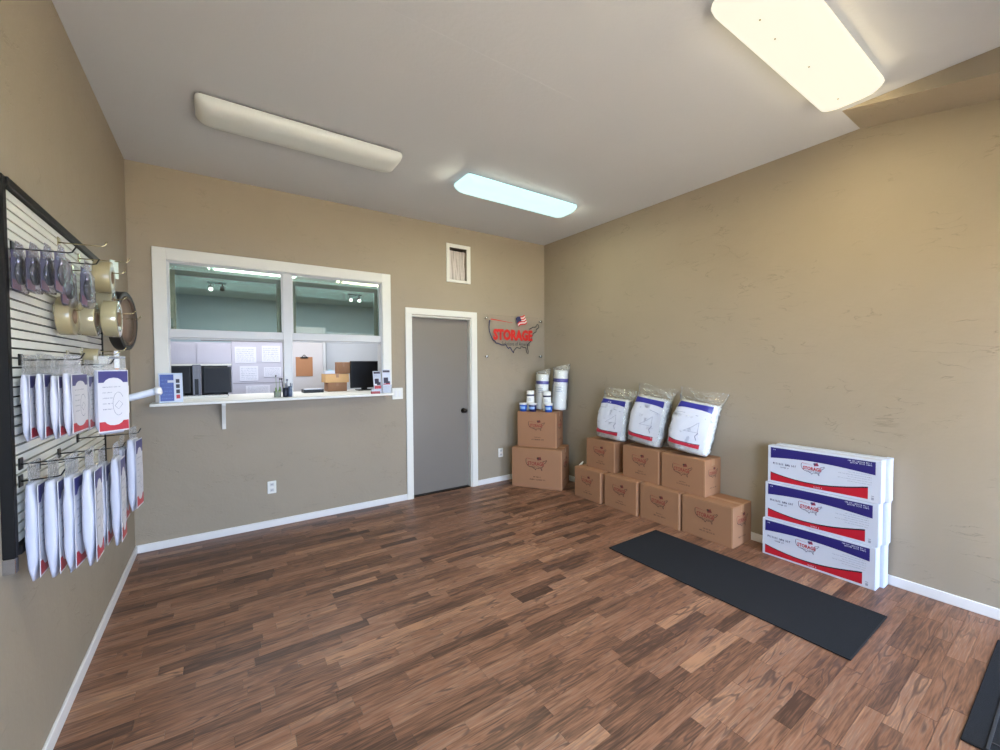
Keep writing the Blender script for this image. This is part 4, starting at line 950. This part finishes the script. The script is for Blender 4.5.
def roll_pack(name, label, px, dep, r, h, lean, band, cat, mtband, taper=0.94, film_on=True):
    p_ = corner(px, dep); t = thing(name, label, cat, p_, AZ)
    MX = Matrix.Rotation(lean[0], 4, 'X') @ Matrix.Rotation(lean[1], 4, 'Y')
    zoff = max(0.0, r*(abs(math.sin(lean[0]))+abs(math.sin(lean[1])))+0.001)
    MX = Matrix.Translation((0, 0, zoff)) @ MX
    bm = NB(); pf = [(0, 0)]
    ns = 9
    for k in range(ns):
        z0 = h*k/ns; rr = r*(1-(1-taper)*k/ns)
        pf += [(rr*0.97, z0+h/ns*0.06), (rr, z0+h/ns*0.5), (rr*0.97, z0+h/ns*0.94)]
    pf += [(r*taper*0.9, h), (0, h+0.004)]
    lathe(bm, pf, 24, MX); link('foam_roll', bm, M_foam, t, True)
    bm = NB(); b0, b1 = band; rr = r*(1-(1-taper)*b0)*1.012
    lathe(bm, [(rr, h*b0), (rr*0.995, h*b1)], 24, MX); link('printed_band', bm, mtband, t, True)
    bm = NB(); P_ = MX
    for j in range(3):
        for i in range(5):
            a0 = math.radians(-118+10*i+3*j); zz = h*(b0-0.14-0.05*j); rr2 = r*1.012
            poly(bm, [P_ @ Vector((rr2*math.cos(a0), rr2*math.sin(a0), zz)), P_ @ Vector((rr2*math.cos(a0+0.12), rr2*math.sin(a0+0.12), zz)), P_ @ Vector((rr2*math.cos(a0+0.12), rr2*math.sin(a0+0.12), zz+h*0.02)), P_ @ Vector((rr2*math.cos(a0), rr2*math.sin(a0), zz+h*0.02))])
    link('label_print', bm, M_grey, t)['kind'] = 'stuff'
    if film_on:
        bm = NB(); n_ = 28; rings = []
        for q, (rr, zz) in enumerate(((1.05, 0.003), (1.06, 0.5), (1.05, 0.97), (1.12, 1.05), (1.2, 1.12))):
            ring = []
            for k in range(n_):
                an = 2*math.pi*k/n_; fl = 1 if q < 3 else (0.6 if q == 3 else 0.12)
                wob = 1+0.05*noise.noise(Vector((math.cos(an)*3, math.sin(an)*3, zz*6+px)))
                ring.append(bm.verts.new(MX @ Vector((r*rr*wob*math.cos(an), r*rr*wob*fl*math.sin(an), h*zz+0.03*(q == 4)*math.cos(an)))))
            rings.append(ring)
        for a, b_ in zip(rings, rings[1:]):
            for k in range(n_): bm.faces.new((a[k], a[(k+1) % n_], b_[(k+1) % n_], b_[k]))
        link('plastic_wrap', bm, film('wrap_film', opacity=0.06, rough=0.15, wrinkle=0.6, wscale=25, ior=1.35), t, True)
M_bandp = mat('band_purple', (60, 52, 150), 0.4); M_bandn = mat('band_navy', (36, 34, 72), 0.4)
roll_pack('foam_cup_pack', 'tall white wrapped foam roll with purple band, right one on the corner carton', 559, 0.275, 0.094, 0.50, (math.radians(-2), math.radians(3)), (0.70, 0.79), 'foam roll', M_bandp)
roll_pack('foam_cup_pack', 'white wrapped foam roll with purple band, left one on the corner carton', 541.5, 0.275, 0.086, 0.45, (math.radians(-2), math.radians(2)), (0.72, 0.81), 'foam roll', M_bandp)
roll_pack('foam_canister', 'short white canister with dark band behind the left blue tubs', 530.5, 0.152, 0.056, 0.25, (0, 0), (0.74, 0.82), 'canister', M_bandn, 0.85, False)
roll_pack('foam_canister', 'short white canister with dark band behind the rightmost blue tub', 547, 0.152, 0.056, 0.245, (0, 0), (0.72, 0.80), 'canister', M_bandn, 0.88, False)
# a knotted scrap of white plastic between the stacks
p_ = at(571.5, 489, 2, 0.0); p_ = Vector((3.56, 3.50, 0))
t = thing('plastic_scrap', 'crumpled white plastic scrap on the floor between corner stack and cartons', 'plastic bag', p_)
bm = NB(); bmesh.ops.create_icosphere(bm, subdivisions=3, radius=0.055)
for v in bm.verts:
    k = noise.noise(v.co*28)*0.03+noise.noise(v.co*60)*0.012; v.co = Vector((v.co.x*0.6, v.co.y*0.75, v.co.z*1.9))+v.co.normalized()*k; v.co.z += 0.105
mz = min(v.co.z for v in bm.verts)
for v in bm.verts: v.co.z -= mz
link('crumpled_body', bm, M_foam, t, True)
bm = NB(); tube(bm, [(-0.01, 0.02, 0.18), (-0.03, 0.03, 0.25), (0.01, 0.02, 0.30), (0.03, 0.0, 0.34)], [0.018, 0.012, 0.016, 0.006], 8); link('twisted_end', bm, M_foam, t, True)

# ================================================================== slat wall display on the left wall
SX = XL                      # wall plane
FY0, FY1, FZ0, FZ1 = 1.965, 3.318, 0.895, 2.122
dsp = thing('slatwall_panel', 'white slatwall display board in a black frame on the left wall', 'display board', (SX, (FY0+FY1)/2, FZ0))
cy0 = dsp.location.y
def fb(name, x0, x1, y0, y1, z0, z1, mt, bev=0.0, parent=None):
    bm = NB(); box(bm, x0-SX, x1-SX, y0-cy0, y1-cy0, z0-FZ0, z1-FZ0, bev); return link(name, bm, mt, parent or dsp)
fb('frame_post', SX, SX+0.030, FY0, FY0+0.028, FZ0, FZ1, M_blackframe, 0.002); fb('frame_post', SX, SX+0.026, FY1-0.022, FY1, FZ0, FZ1, M_blackframe, 0.002)
fb('frame_rail', SX, SX+0.036, FY0+0.0285, FY1-0.0225, FZ1-0.030, FZ1, M_blackframe, 0.002); fb('frame_rail', SX, SX+0.036, FY0+0.0285, FY1-0.0225, FZ0, FZ0+0.028, M_blackframe, 0.002)
fb('backing', SX, SX+0.008, FY0+0.029, FY1-0.023, FZ0+0.0285, FZ1-0.0305, mat('slat_groove_shade', (58, 54, 50), 0.8))  # shadow in the grooves between slats is put into the backing colour
M_slat = mat('slat_white', (226, 224, 216), 0.4, var=0.02)
nsl = 36; pit = (FZ1-FZ0-0.06)/nsl
for k in range(nsl):
    z0 = FZ0+0.030+k*pit; fb('slat', SX+0.0085, SX+0.021, FY0+0.030, FY1-0.0235, z0+0.0035, z0+pit-0.0035, M_slat, 0.0)
fb('corner_clip', SX, SX+0.03, FY0-0.004, FY0+0.022, FZ0-0.05, FZ0-0.0005, M_chrome, 0.002)
SF = SX+0.0215               # face of the slats
M_hook = mat('hook_black', (36, 34, 34), 0.35, 0.6); M_hookc = mat('hook_brass_chrome', (196, 186, 150), 0.25, 1.0)
def hook(label, y, z, ln, mt=None, tipz=0.02, group='wire display hooks'):
    t = thing('wire_hook', label, 'hook', (SF, y, z), 0, group); mt = mt or M_hook
    bm = NB(); box(bm, 0, 0.004, -0.016, 0.016, -0.018, 0.022, 0.001); link('back_plate', bm, mt, t)
    bm = NB(); tube(bm, [(0.004, 0, 0), (ln*0.5, 0, 0.002), (ln-0.012, 0, 0.004), (ln-0.002, 0, 0.007), (ln+0.008, 0, 0.007+tipz)], 0.0026, 6); link('wire_arm', bm, mt, t, True)
    return t
# --- lock packs
M_lockdark = mat('lock_dark', (30, 25, 34), 0.2, 0.0, spec=0.8); M_locksteel = mat('lock_steel', (176, 176, 188), 0.2, 1.0); M_pinkcard = mat('lock_card', (150, 104, 116), 0.6); M_purp = mat('lock_card_purple', (112, 106, 132), 0.6)
def lock_pack(label, x, y, ztop, wd=0.10, th=0.046, hh=0.16, rz=0.0):
    t = thing('lock_pack', label, 'padlock pack', (x, y, ztop), rz, 'padlocks in clear packs on hooks')
    # clamshell: flat hanging tab, bulged body
    bm = NB(); rings = []
    for z, a, b_ in ((0.0, 0.35, 0.05), (-0.02, 0.42, 0.06), (-0.045, 0.48, 0.16), (-0.06, 0.5, 0.44), (-hh*0.9, 0.5, 0.5), (-hh, 0.47, 0.36)):
        ring = []
        for k in range(16):
            an = 2*math.pi*k/16; c_, s_ = math.cos(an), math.sin(an)
            ring.append(bm.verts.new((th*b_*math.copysign(abs(c_)**0.5, c_), wd*a*math.copysign(abs(s_)**0.5, s_), z)))
        rings.append(ring)
    for a, b_ in zip(rings, rings[1:]):
        for k in range(16): bm.faces.new((a[k], b_[k], b_[(k+1) % 16], a[(k+1) % 16]))
    bm.faces.new(list(reversed(rings[-1]))); bmesh.ops.recalc_face_normals(bm, faces=bm.faces)
    link('clear_shell', bm, film('blister', (244, 242, 255), opacity=0.05, rough=0.06, wrinkle=0.6, wscale=55), t, True)
    bm = NB(); box(bm, -th*0.30, -th*0.27, -wd*0.42, wd*0.42, -hh*0.96, -0.03); link('back_card', bm, M_purp, t)
    bm = NB(); box(bm, -th*0.262, -th*0.25, -wd*0.40, wd*0.40, -hh*0.95, -hh*0.76); link('red_card_edge', bm, M_pinkcard, t)
    lk = bpy.data.objects.new('padlock', None); COL.objects.link(lk); lk.parent = t
    zc = -hh*0.62; r = wd*0.42
    bm = NB(); lathe(bm, [(0, -th*0.22), (r*0.8, -th*0.22), (r, -th*0.12), (r, th*0.12), (r*0.8, th*0.22), (r*0.3, th*0.24), (0, th*0.24)], 22, fr((0.002, 0, zc), (0, 1, 0), (0, 0, 1))); link('lock_body', bm, M_lockdark, lk, True)
    bm = NB(); tube(bm, [(0.002, r*0.55*math.cos(a), zc+r*0.75+r*0.7*math.sin(a)) for a in [math.pi*i/10 for i in range(11)]], 0.0055, 8); link('shackle', bm, M_locksteel, lk, True)
    bm = NB(); lathe(bm, [(0, 0), (r*0.45, 0), (r*0.4, 0.004), (0, 0.005)], 14, fr((0.002+th*0.24, 0, zc), (0, 1, 0), (0, 0, 1))); link('keyway', bm, M_locksteel, lk, True)
    return t
def XY(px, py, y): return at(px, py, 1, y)
yh = 2.052; last = SF
for k, (px, pyt, lb) in enumerate(((16, 246, 'padlock in clear pack nearest the black frame post, first on its hook'), (31, 247, 'padlock in clear pack, second on the upper near hook'), (45.5, 248, 'padlock in clear pack, third on the upper near hook'), (60, 249, 'padlock in clear pack, frontmost on the upper near hook'))):
    p_ = XY(px, pyt, yh); xx = max(p_.x, last+0.017); last = xx+0.016; lock_pack(lb, xx, yh, p_.z+0.012, 0.09, 0.031, 0.165)
p_ = XY(30, 250, yh); hook('black wire hook carrying the four near padlock packs', yh, p_.z, XY(73, 252, yh).x-SF)
yh2 = 2.36
for px, pyt, lb in ((68, 262, 'padlock in clear pack behind the near four, inner one'), (87, 264, 'padlock in clear pack beside the topmost tape roll'),):
    p_ = XY(px, pyt, yh2); lock_pack(lb, p_.x, yh2, p_.z+0.012, 0.10, 0.038, 0.19)
p_ = XY(80, 264, yh2); hook('black wire hook carrying the two larger padlock packs', yh2, p_.z, XY(97, 263, yh2).x-SF)
p_ = XY(90, 246, 2.55); hook('empty pale wire hook reaching out above the tape rolls', 2.55, p_.z, XY(105, 246, 2.55).x-SF, M_hookc)
# --- tape rolls (axis along the hook)
M_tan = mat('tape_tan', (150, 138, 106), 0.3, var=0.06, coat=0.4); M_clear = mat('tape_clear', (156, 147, 116), 0.15, var=0.06, coat=0.7); M_core = mat('tape_core', (120, 96, 76), 0.8); M_silver = mat('tape_silver', (168, 160, 134), 0.18, 0.3, coat=0.5)
def tape(label, px, py, y, dia_px, w_px, mt, name='tape_roll', core=0.4, mcore=None, rz=0.0):
    c = XY(px, py, y); k = proj(c)[2]/FPX
    R_ = dia_px*k/2; W_ = XY(px+w_px/2, py, y).x-XY(px-w_px/2, py, y).x
    x = c.x
    t = thing(name, label, 'tape roll', (x, y, c.z), rz, 'packing tape rolls on hooks')
    A = fr((0, 0, 0), (0, 1, 0), (0, 0, 1))
    bm = NB(); lathe(bm, [(R_*core, -W_/2), (R_*0.985, -W_/2), (R_, -W_/2+0.002), (R_, W_/2-0.002), (R_*0.985, W_/2), (R_*core, W_/2), (R_*core, -W_/2)], 40, A); link('tape_winding', bm, mt, t, True)
    bm = NB(); lathe(bm, [(R_*core*0.90, -W_/2-0.001), (R_*core*0.995, -W_/2-0.001), (R_*core*0.995, W_/2+0.001), (R_*core*0.90, W_/2+0.001), (R_*core*0.90, -W_/2-0.001)], 32, A); link('paper_core', bm, mcore or M_core, t, True)
    return t, c, R_, W_
def hang(label, res, extra=0.04, mt=None):
    t, c, R_, W_ = res
    hook(label, c.y, c.z+R_*0.4*0.85-0.006, c.x+W_/2+extra-SF, mt or M_hookc, 0.012)
r = tape('tan packing tape roll at the top of the tape group', 104, 277, 2.74, 31, 17, M_tan); hang('pale wire hook through the topmost tape roll', r)
r = tape('clear packing tape roll just below the topmost roll', 107, 304, 2.86, 33, 15, M_silver); hang('pale wire hook through the second tape roll', r)
r = tape('wide tan tape roll below the padlock packs, leftmost roll', 67.5, 316, 2.46, 38, 15, M_tan); hang('pale wire hook through the leftmost tape roll', r, 0.02)
r = tape('shiny clear tape roll in the middle of the tape group', 90, 319, 2.60, 34, 15, M_silver); hang('pale wire hook through the middle tape roll', r, 0.02)
r = tape('clear tape roll in front of the big black roll', 112, 319, 2.64, 36, 15, M_clear); hang('pale wire hook through the roll before the black one', r, 0.05)
r = tape('large black tape roll with brown face, nearest the back wall', 122.5, 321, 3.13, 58, 11, mat('tape_black', (24, 22, 22), 0.5), core=0.86, mcore=mat('brown_face_edge', (86, 68, 56), 0.7))
t, c, R_, W_ = r
bm = NB(); lathe(bm, [(0, -W_*0.25), (R_*0.855, -W_*0.25), (R_*0.855, W_*0.32), (0, W_*0.32)], 36, fr((0, 0, 0), (0, 1, 0), (0, 0, 1))); link('side_disc', bm, mat('brown_face', (122, 100, 84), 0.6, var=0.08, vscale=25), t, True)
t.rotation_euler = (0, 0, math.radians(-8))
hook('pale wire hook through the middle of the big black roll', 3.13, c.z+0.01, c.x+W_/2+0.05-SF, M_hookc, 0.015)
r = tape('small tan tape roll hanging above the second row of packets', 92, 357, 2.62, 17, 15, M_tan); hang('pale wire hook through the small tan roll', r, 0.06)
# white tag card and box cutter on the far hooks
p_ = XY(114, 262, 2.86); hook('pale wire hook holding the small white tag', 2.86, p_.z, p_.x-SF+0.055, M_hookc)
t = thing('white_tag', 'small pale white tag hanging beside the topmost tape roll', 'tag', (p_.x, 2.86, p_.z+0.002))
bm = NB(); box(bm, -0.003, 0.003, -0.022, 0.022, -0.085, 0.006, 0.002, Matrix.Rotation(math.radians(-35), 4, 'Z')); link('tag_card', bm, mat('tag_white', (214, 226, 218), 0.4), t)
p_ = XY(116.5, 352, 2.86); hook('pale wire hook holding the white box cutter', 2.86, p_.z, p_.x-SF+0.03, M_hookc)
t = thing('box_cutter', 'white and orange box cutter hanging below the big black roll', 'box cutter', (p_.x, 2.86, p_.z+0.002))
bm = NB(); box(bm, -0.010, 0.010, -0.007, 0.007, -0.085, 0.004, 0.003); link('handle', bm, M_lid, t)
bm = NB(); box(bm, -0.006, 0.006, -0.005, 0.005, -0.105, -0.085, 0.001); link('blade_cap', bm, mat('cap_orange', (206, 130, 70), 0.5), t)
p_ = XY(103.5, 357, 2.62); t = thing('tape_clip', 'small clear tape cutter clip beside the small tan roll', 'clip', (p_.x, 2.62, p_.z-0.004))
bm = NB(); box(bm, -0.022, 0.018, -0.02, 0.02, -0.035, 0.008, 0.004); link('clip_body', bm, film('clip_clear', (240, 236, 220), 0.25, wrinkle=0.3), t)
bm = NB(); tube(bm, [(0.018, 0, 0.0), (0.075, 0, 0.002)], 0.006, 8); link('clip_arm', bm, M_chrome, t)
p_ = XY(125.5, 399, 2.95); q_ = XY(155, 391.5, 2.95)
t = thing('display_arm', 'white plastic display arm sticking out toward the window ledge', 'display arm', (SF, 2.95, p_.z))
bm = NB(); tube(bm, [(0.002, 0, -0.012), (p_.x-SF, 0, 0), (q_.x-SF, 0, q_.z-p_.z)], 0.019, 12); link('arm_tube', bm, M_white, t, True)
bm = NB(); lathe(bm, [(0, 0), (0.023, 0), (0.024, 0.022), (0.016, 0.03), (0, 0.03)], 16, fr((q_.x-SF, 0, q_.z-p_.z), (0, 1, 0), (-0.16, 0, 1))); link('end_cap', bm, M_lid, t, True)
xb = XY(125.5, 399, 2.95).x-SF; bm = NB(); box(bm, xb-0.022, xb+0.018, -0.03, -0.02, -0.075, 0.075, 0.004); link('bracket', bm, mat('bracket_cream', (220, 216, 204), 0.5), t)

# --- hanging packets
M_pcard = mat('packet_card', (204, 202, 210), 0.5, var=0.03)
def packet(label, x, y, ztop, wd, th, hd, hb, rz=0.0, sd=1, face=True, tilt=0.0, row=''):
    """hd: clear header height, hb: bundle height; hangs at ztop from the hook"""
    t = thing('bag_packet', label, 'packet', (x, y, ztop), rz, 'hanging white packets ' + row)
    MX = Matrix.Rotation(tilt, 4, 'Y')
    bm = NB(); box(bm, -0.0012, 0.0012, -wd*0.47, wd*0.47, -hd-0.01, 0.012, 0, MX); link('clear_header', bm, M_header, t)
    bm = NB(); rings = []; NZ, NA = 14, 22
    for j in range(NZ+1):
        q = j/NZ; z = -hd-hb*q
        f = max(0.10, min(1, math.sin(math.pi*min(1, q*0.8+0.14))**0.55)) if q < 0.75 else max(0.16, (1-(q-0.75)/0.25*0.72)*math.sin(math.pi*0.74)**0.55)
        fw_ = 0.95 if q < 0.85 else 0.95-0.25*(q-0.85)/0.15
        ring = []
        for k in range(NA):
            an = 2*math.pi*k/NA; c_, s_ = math.cos(an), math.sin(an)
            xx = th/2*f*math.copysign(abs(c_)**0.6, c_); yy = wd/2*fw_*math.copysign(abs(s_)**0.45, s_)
            nn = noise.noise(Vector((xx*40+sd*3.1, yy*16, z*14)))*0.0035
            ring.append(bm.verts.new(MX @ Vector((xx+nn*(1 if c_ > 0 else -1), yy, z+nn))))
        rings.append(ring)
    for a, b_ in zip(rings, rings[1:]):
        for k in range(NA): bm.faces.new((a[k], b_[k], b_[(k+1) % NA], a[(k+1) % NA]))
    bm.faces.new(rings[0]); bm.faces.new(list(reversed(rings[-1]))); bmesh.ops.recalc_face_normals(bm, faces=bm.faces)
    link('folded_bundle', bm, M_lav, t, True)
    if face:
        cx = th/2+0.002
        bm = NB(); box(bm, cx-0.001, cx+0.0005, -wd*0.46, wd*0.46, -hd-hb*0.96, -hd-0.002, 0, MX); cd = link('label_card', bm, M_pcard, t)
        P_ = MX @ fr((cx+0.0012, 0, -hd-hb*0.96), (0, 1, 0), (0, 0, 1)); W_, H_ = wd*0.44, hb*0.955
        bm = NB(); rect(bm, -W_, W_, H_*0.80, H_*0.985, P_); link('blue_header', bm, mat('packet_blue', (62, 60, 118), 0.4), cd)
        bm = NB(); rect(bm, -W_, W_, H_*0.02, H_*0.17, P_); link('red_footer', bm, mat('packet_red', (176, 48, 62), 0.4), cd)
        bm = NB(); pts = [(W_*1.0*math.copysign(abs(math.cos(a))**0.8, math.cos(a)), H_*0.49+H_*0.39*math.sin(a), 0.0007) for a in [2*math.pi*i/28 for i in range(28)]]
        poly(bm, pts, P_); link('white_oval', bm, M_pcard, cd)
        bm = NB()
        for j in range(5): fine_print(bm, -W_*0.75, -W_*0.1 if j < 4 else W_*0.5, H_*(0.36+0.09*j), H_*0.018, P_, 0.0012, 0, 70+j+sd)
        stroke(bm, [(W_*(0.3+0.38*math.cos(a)), H_*(0.45+0.19*math.sin(a))) for a in [0.6+i*0.25 for i in range(20)]], wd*0.012, P_, 0.0014)
        stroke(bm, [(W_*0.05, H_*0.42), (W_*0.3, H_*0.36), (W_*0.6, H_*0.44), (W_*0.35, H_*0.5), (W_*0.05, H_*0.42)], wd*0.012, P_, 0.0014)
        link('label_drawing', bm, mat('packet_line', (110, 116, 140), 0.5), cd)['kind'] = 'stuff'
    return t
def pack_row(y, wd, items, hd, hook_label, tip_px, row, tilt=0.0):
    yn = y-wd/2; last = SF+0.009
    for (px, pyt, pyb, th_px, lb, rz) in items:
        c = XY(px, pyt, yn); b_ = XY(px, pyb, yn); k = proj(c)[2]/FPX
        th = (XY(px+th_px/2, pyt, yn).x-XY(px-th_px/2, pyt, yn).x)*0.95; c.x = max(c.x, last+th/2+0.005); last = c.x+th/2+0.005
        packet(lb, c.x, y, c.z+hd, wd, th, hd, c.z-b_.z, rz, int(px), True, tilt, row)
    c = XY(items[0][0], items[0][1], yn)
    zs = [XY(i[0], i[1], yn).z+hd for i in items]
    hook(hook_label, y, sum(zs)/len(zs)-0.006, XY(tip_px, 370, y).x-SF)
pack_row(2.085, 0.16, [(22, 375, 443, 11, 'white packet of the middle row closest to the black post', 0), (32, 374, 442, 11, 'second white packet from the black post, middle row', 0), (44.5, 376, 441, 11, 'third white packet from the black post, middle row', 0), (57, 374, 438, 12, 'fourth white packet from the black post, its printed face showing', math.radians(-4))], 0.055, 'black wire hook carrying four middle row packets', 82, 'in the middle row')
pack_row(2.47, 0.15, [(75, 378, 434, 9, 'slim white packet behind the big printed one, inner', 0), (80, 376, 432, 5, 'slim white packet directly behind the big printed one', 0)], 0.055, 'black wire hook carrying the big printed packet', 112, 'in the middle row')
c = XY(106.5, 370, 2.47); b_ = XY(106.5, 434, 2.47)
packet('white printed packet turned to face the room, blue top and red foot', c.x+0.012, 2.47, c.z+0.05, 0.125, 0.028, 0.05, c.z-b_.z, math.radians(-50), 9, True, 0, 'in the middle row')
pack_row(2.055, 0.115, [(25, 486, 585, 17, 'long white packet of the bottom row closest to the black post', 0), (42, 483, 582, 17, 'second long white packet of the bottom row from the post', 0), (60, 479, 576, 15, 'third long white packet of the bottom row from the post', math.radians(-5)), (79, 472, 570, 16, 'fourth long white packet of the bottom row from the post', 0)], 0.06, 'black wire hook carrying the four long packets', 86, 'in the bottom row')
pack_row(2.46, 0.12, [(99, 466, 551, 12, 'long white packet in the middle of the bottom row, inner of two', 0), (112, 460, 548, 12, 'long white packet in the middle of the bottom row, outer of two', 0)], 0.055, 'black wire hook carrying the two middle long packets', 121, 'in the bottom row')
pack_row(2.74, 0.12, [(120, 450, 525, 7, 'thin white packet behind the last one of the bottom row', 0), (128.5, 441, 513, 11, 'last white packet of the bottom row, nearest the back wall', math.radians(-6))], 0.05, 'black wire hook carrying the last bottom row packets', 137, 'in the bottom row')
for (px, py, yy, lp, lb) in ((8, 486, 2.05, 35, 'empty black wire hook at the left edge of the bottom row'), (20, 470, 2.22, 78, 'empty black wire hook above the long packets')):
    p_ = XY(px+8, py-4, yy); hook(lb, yy, p_.z, 0.10)
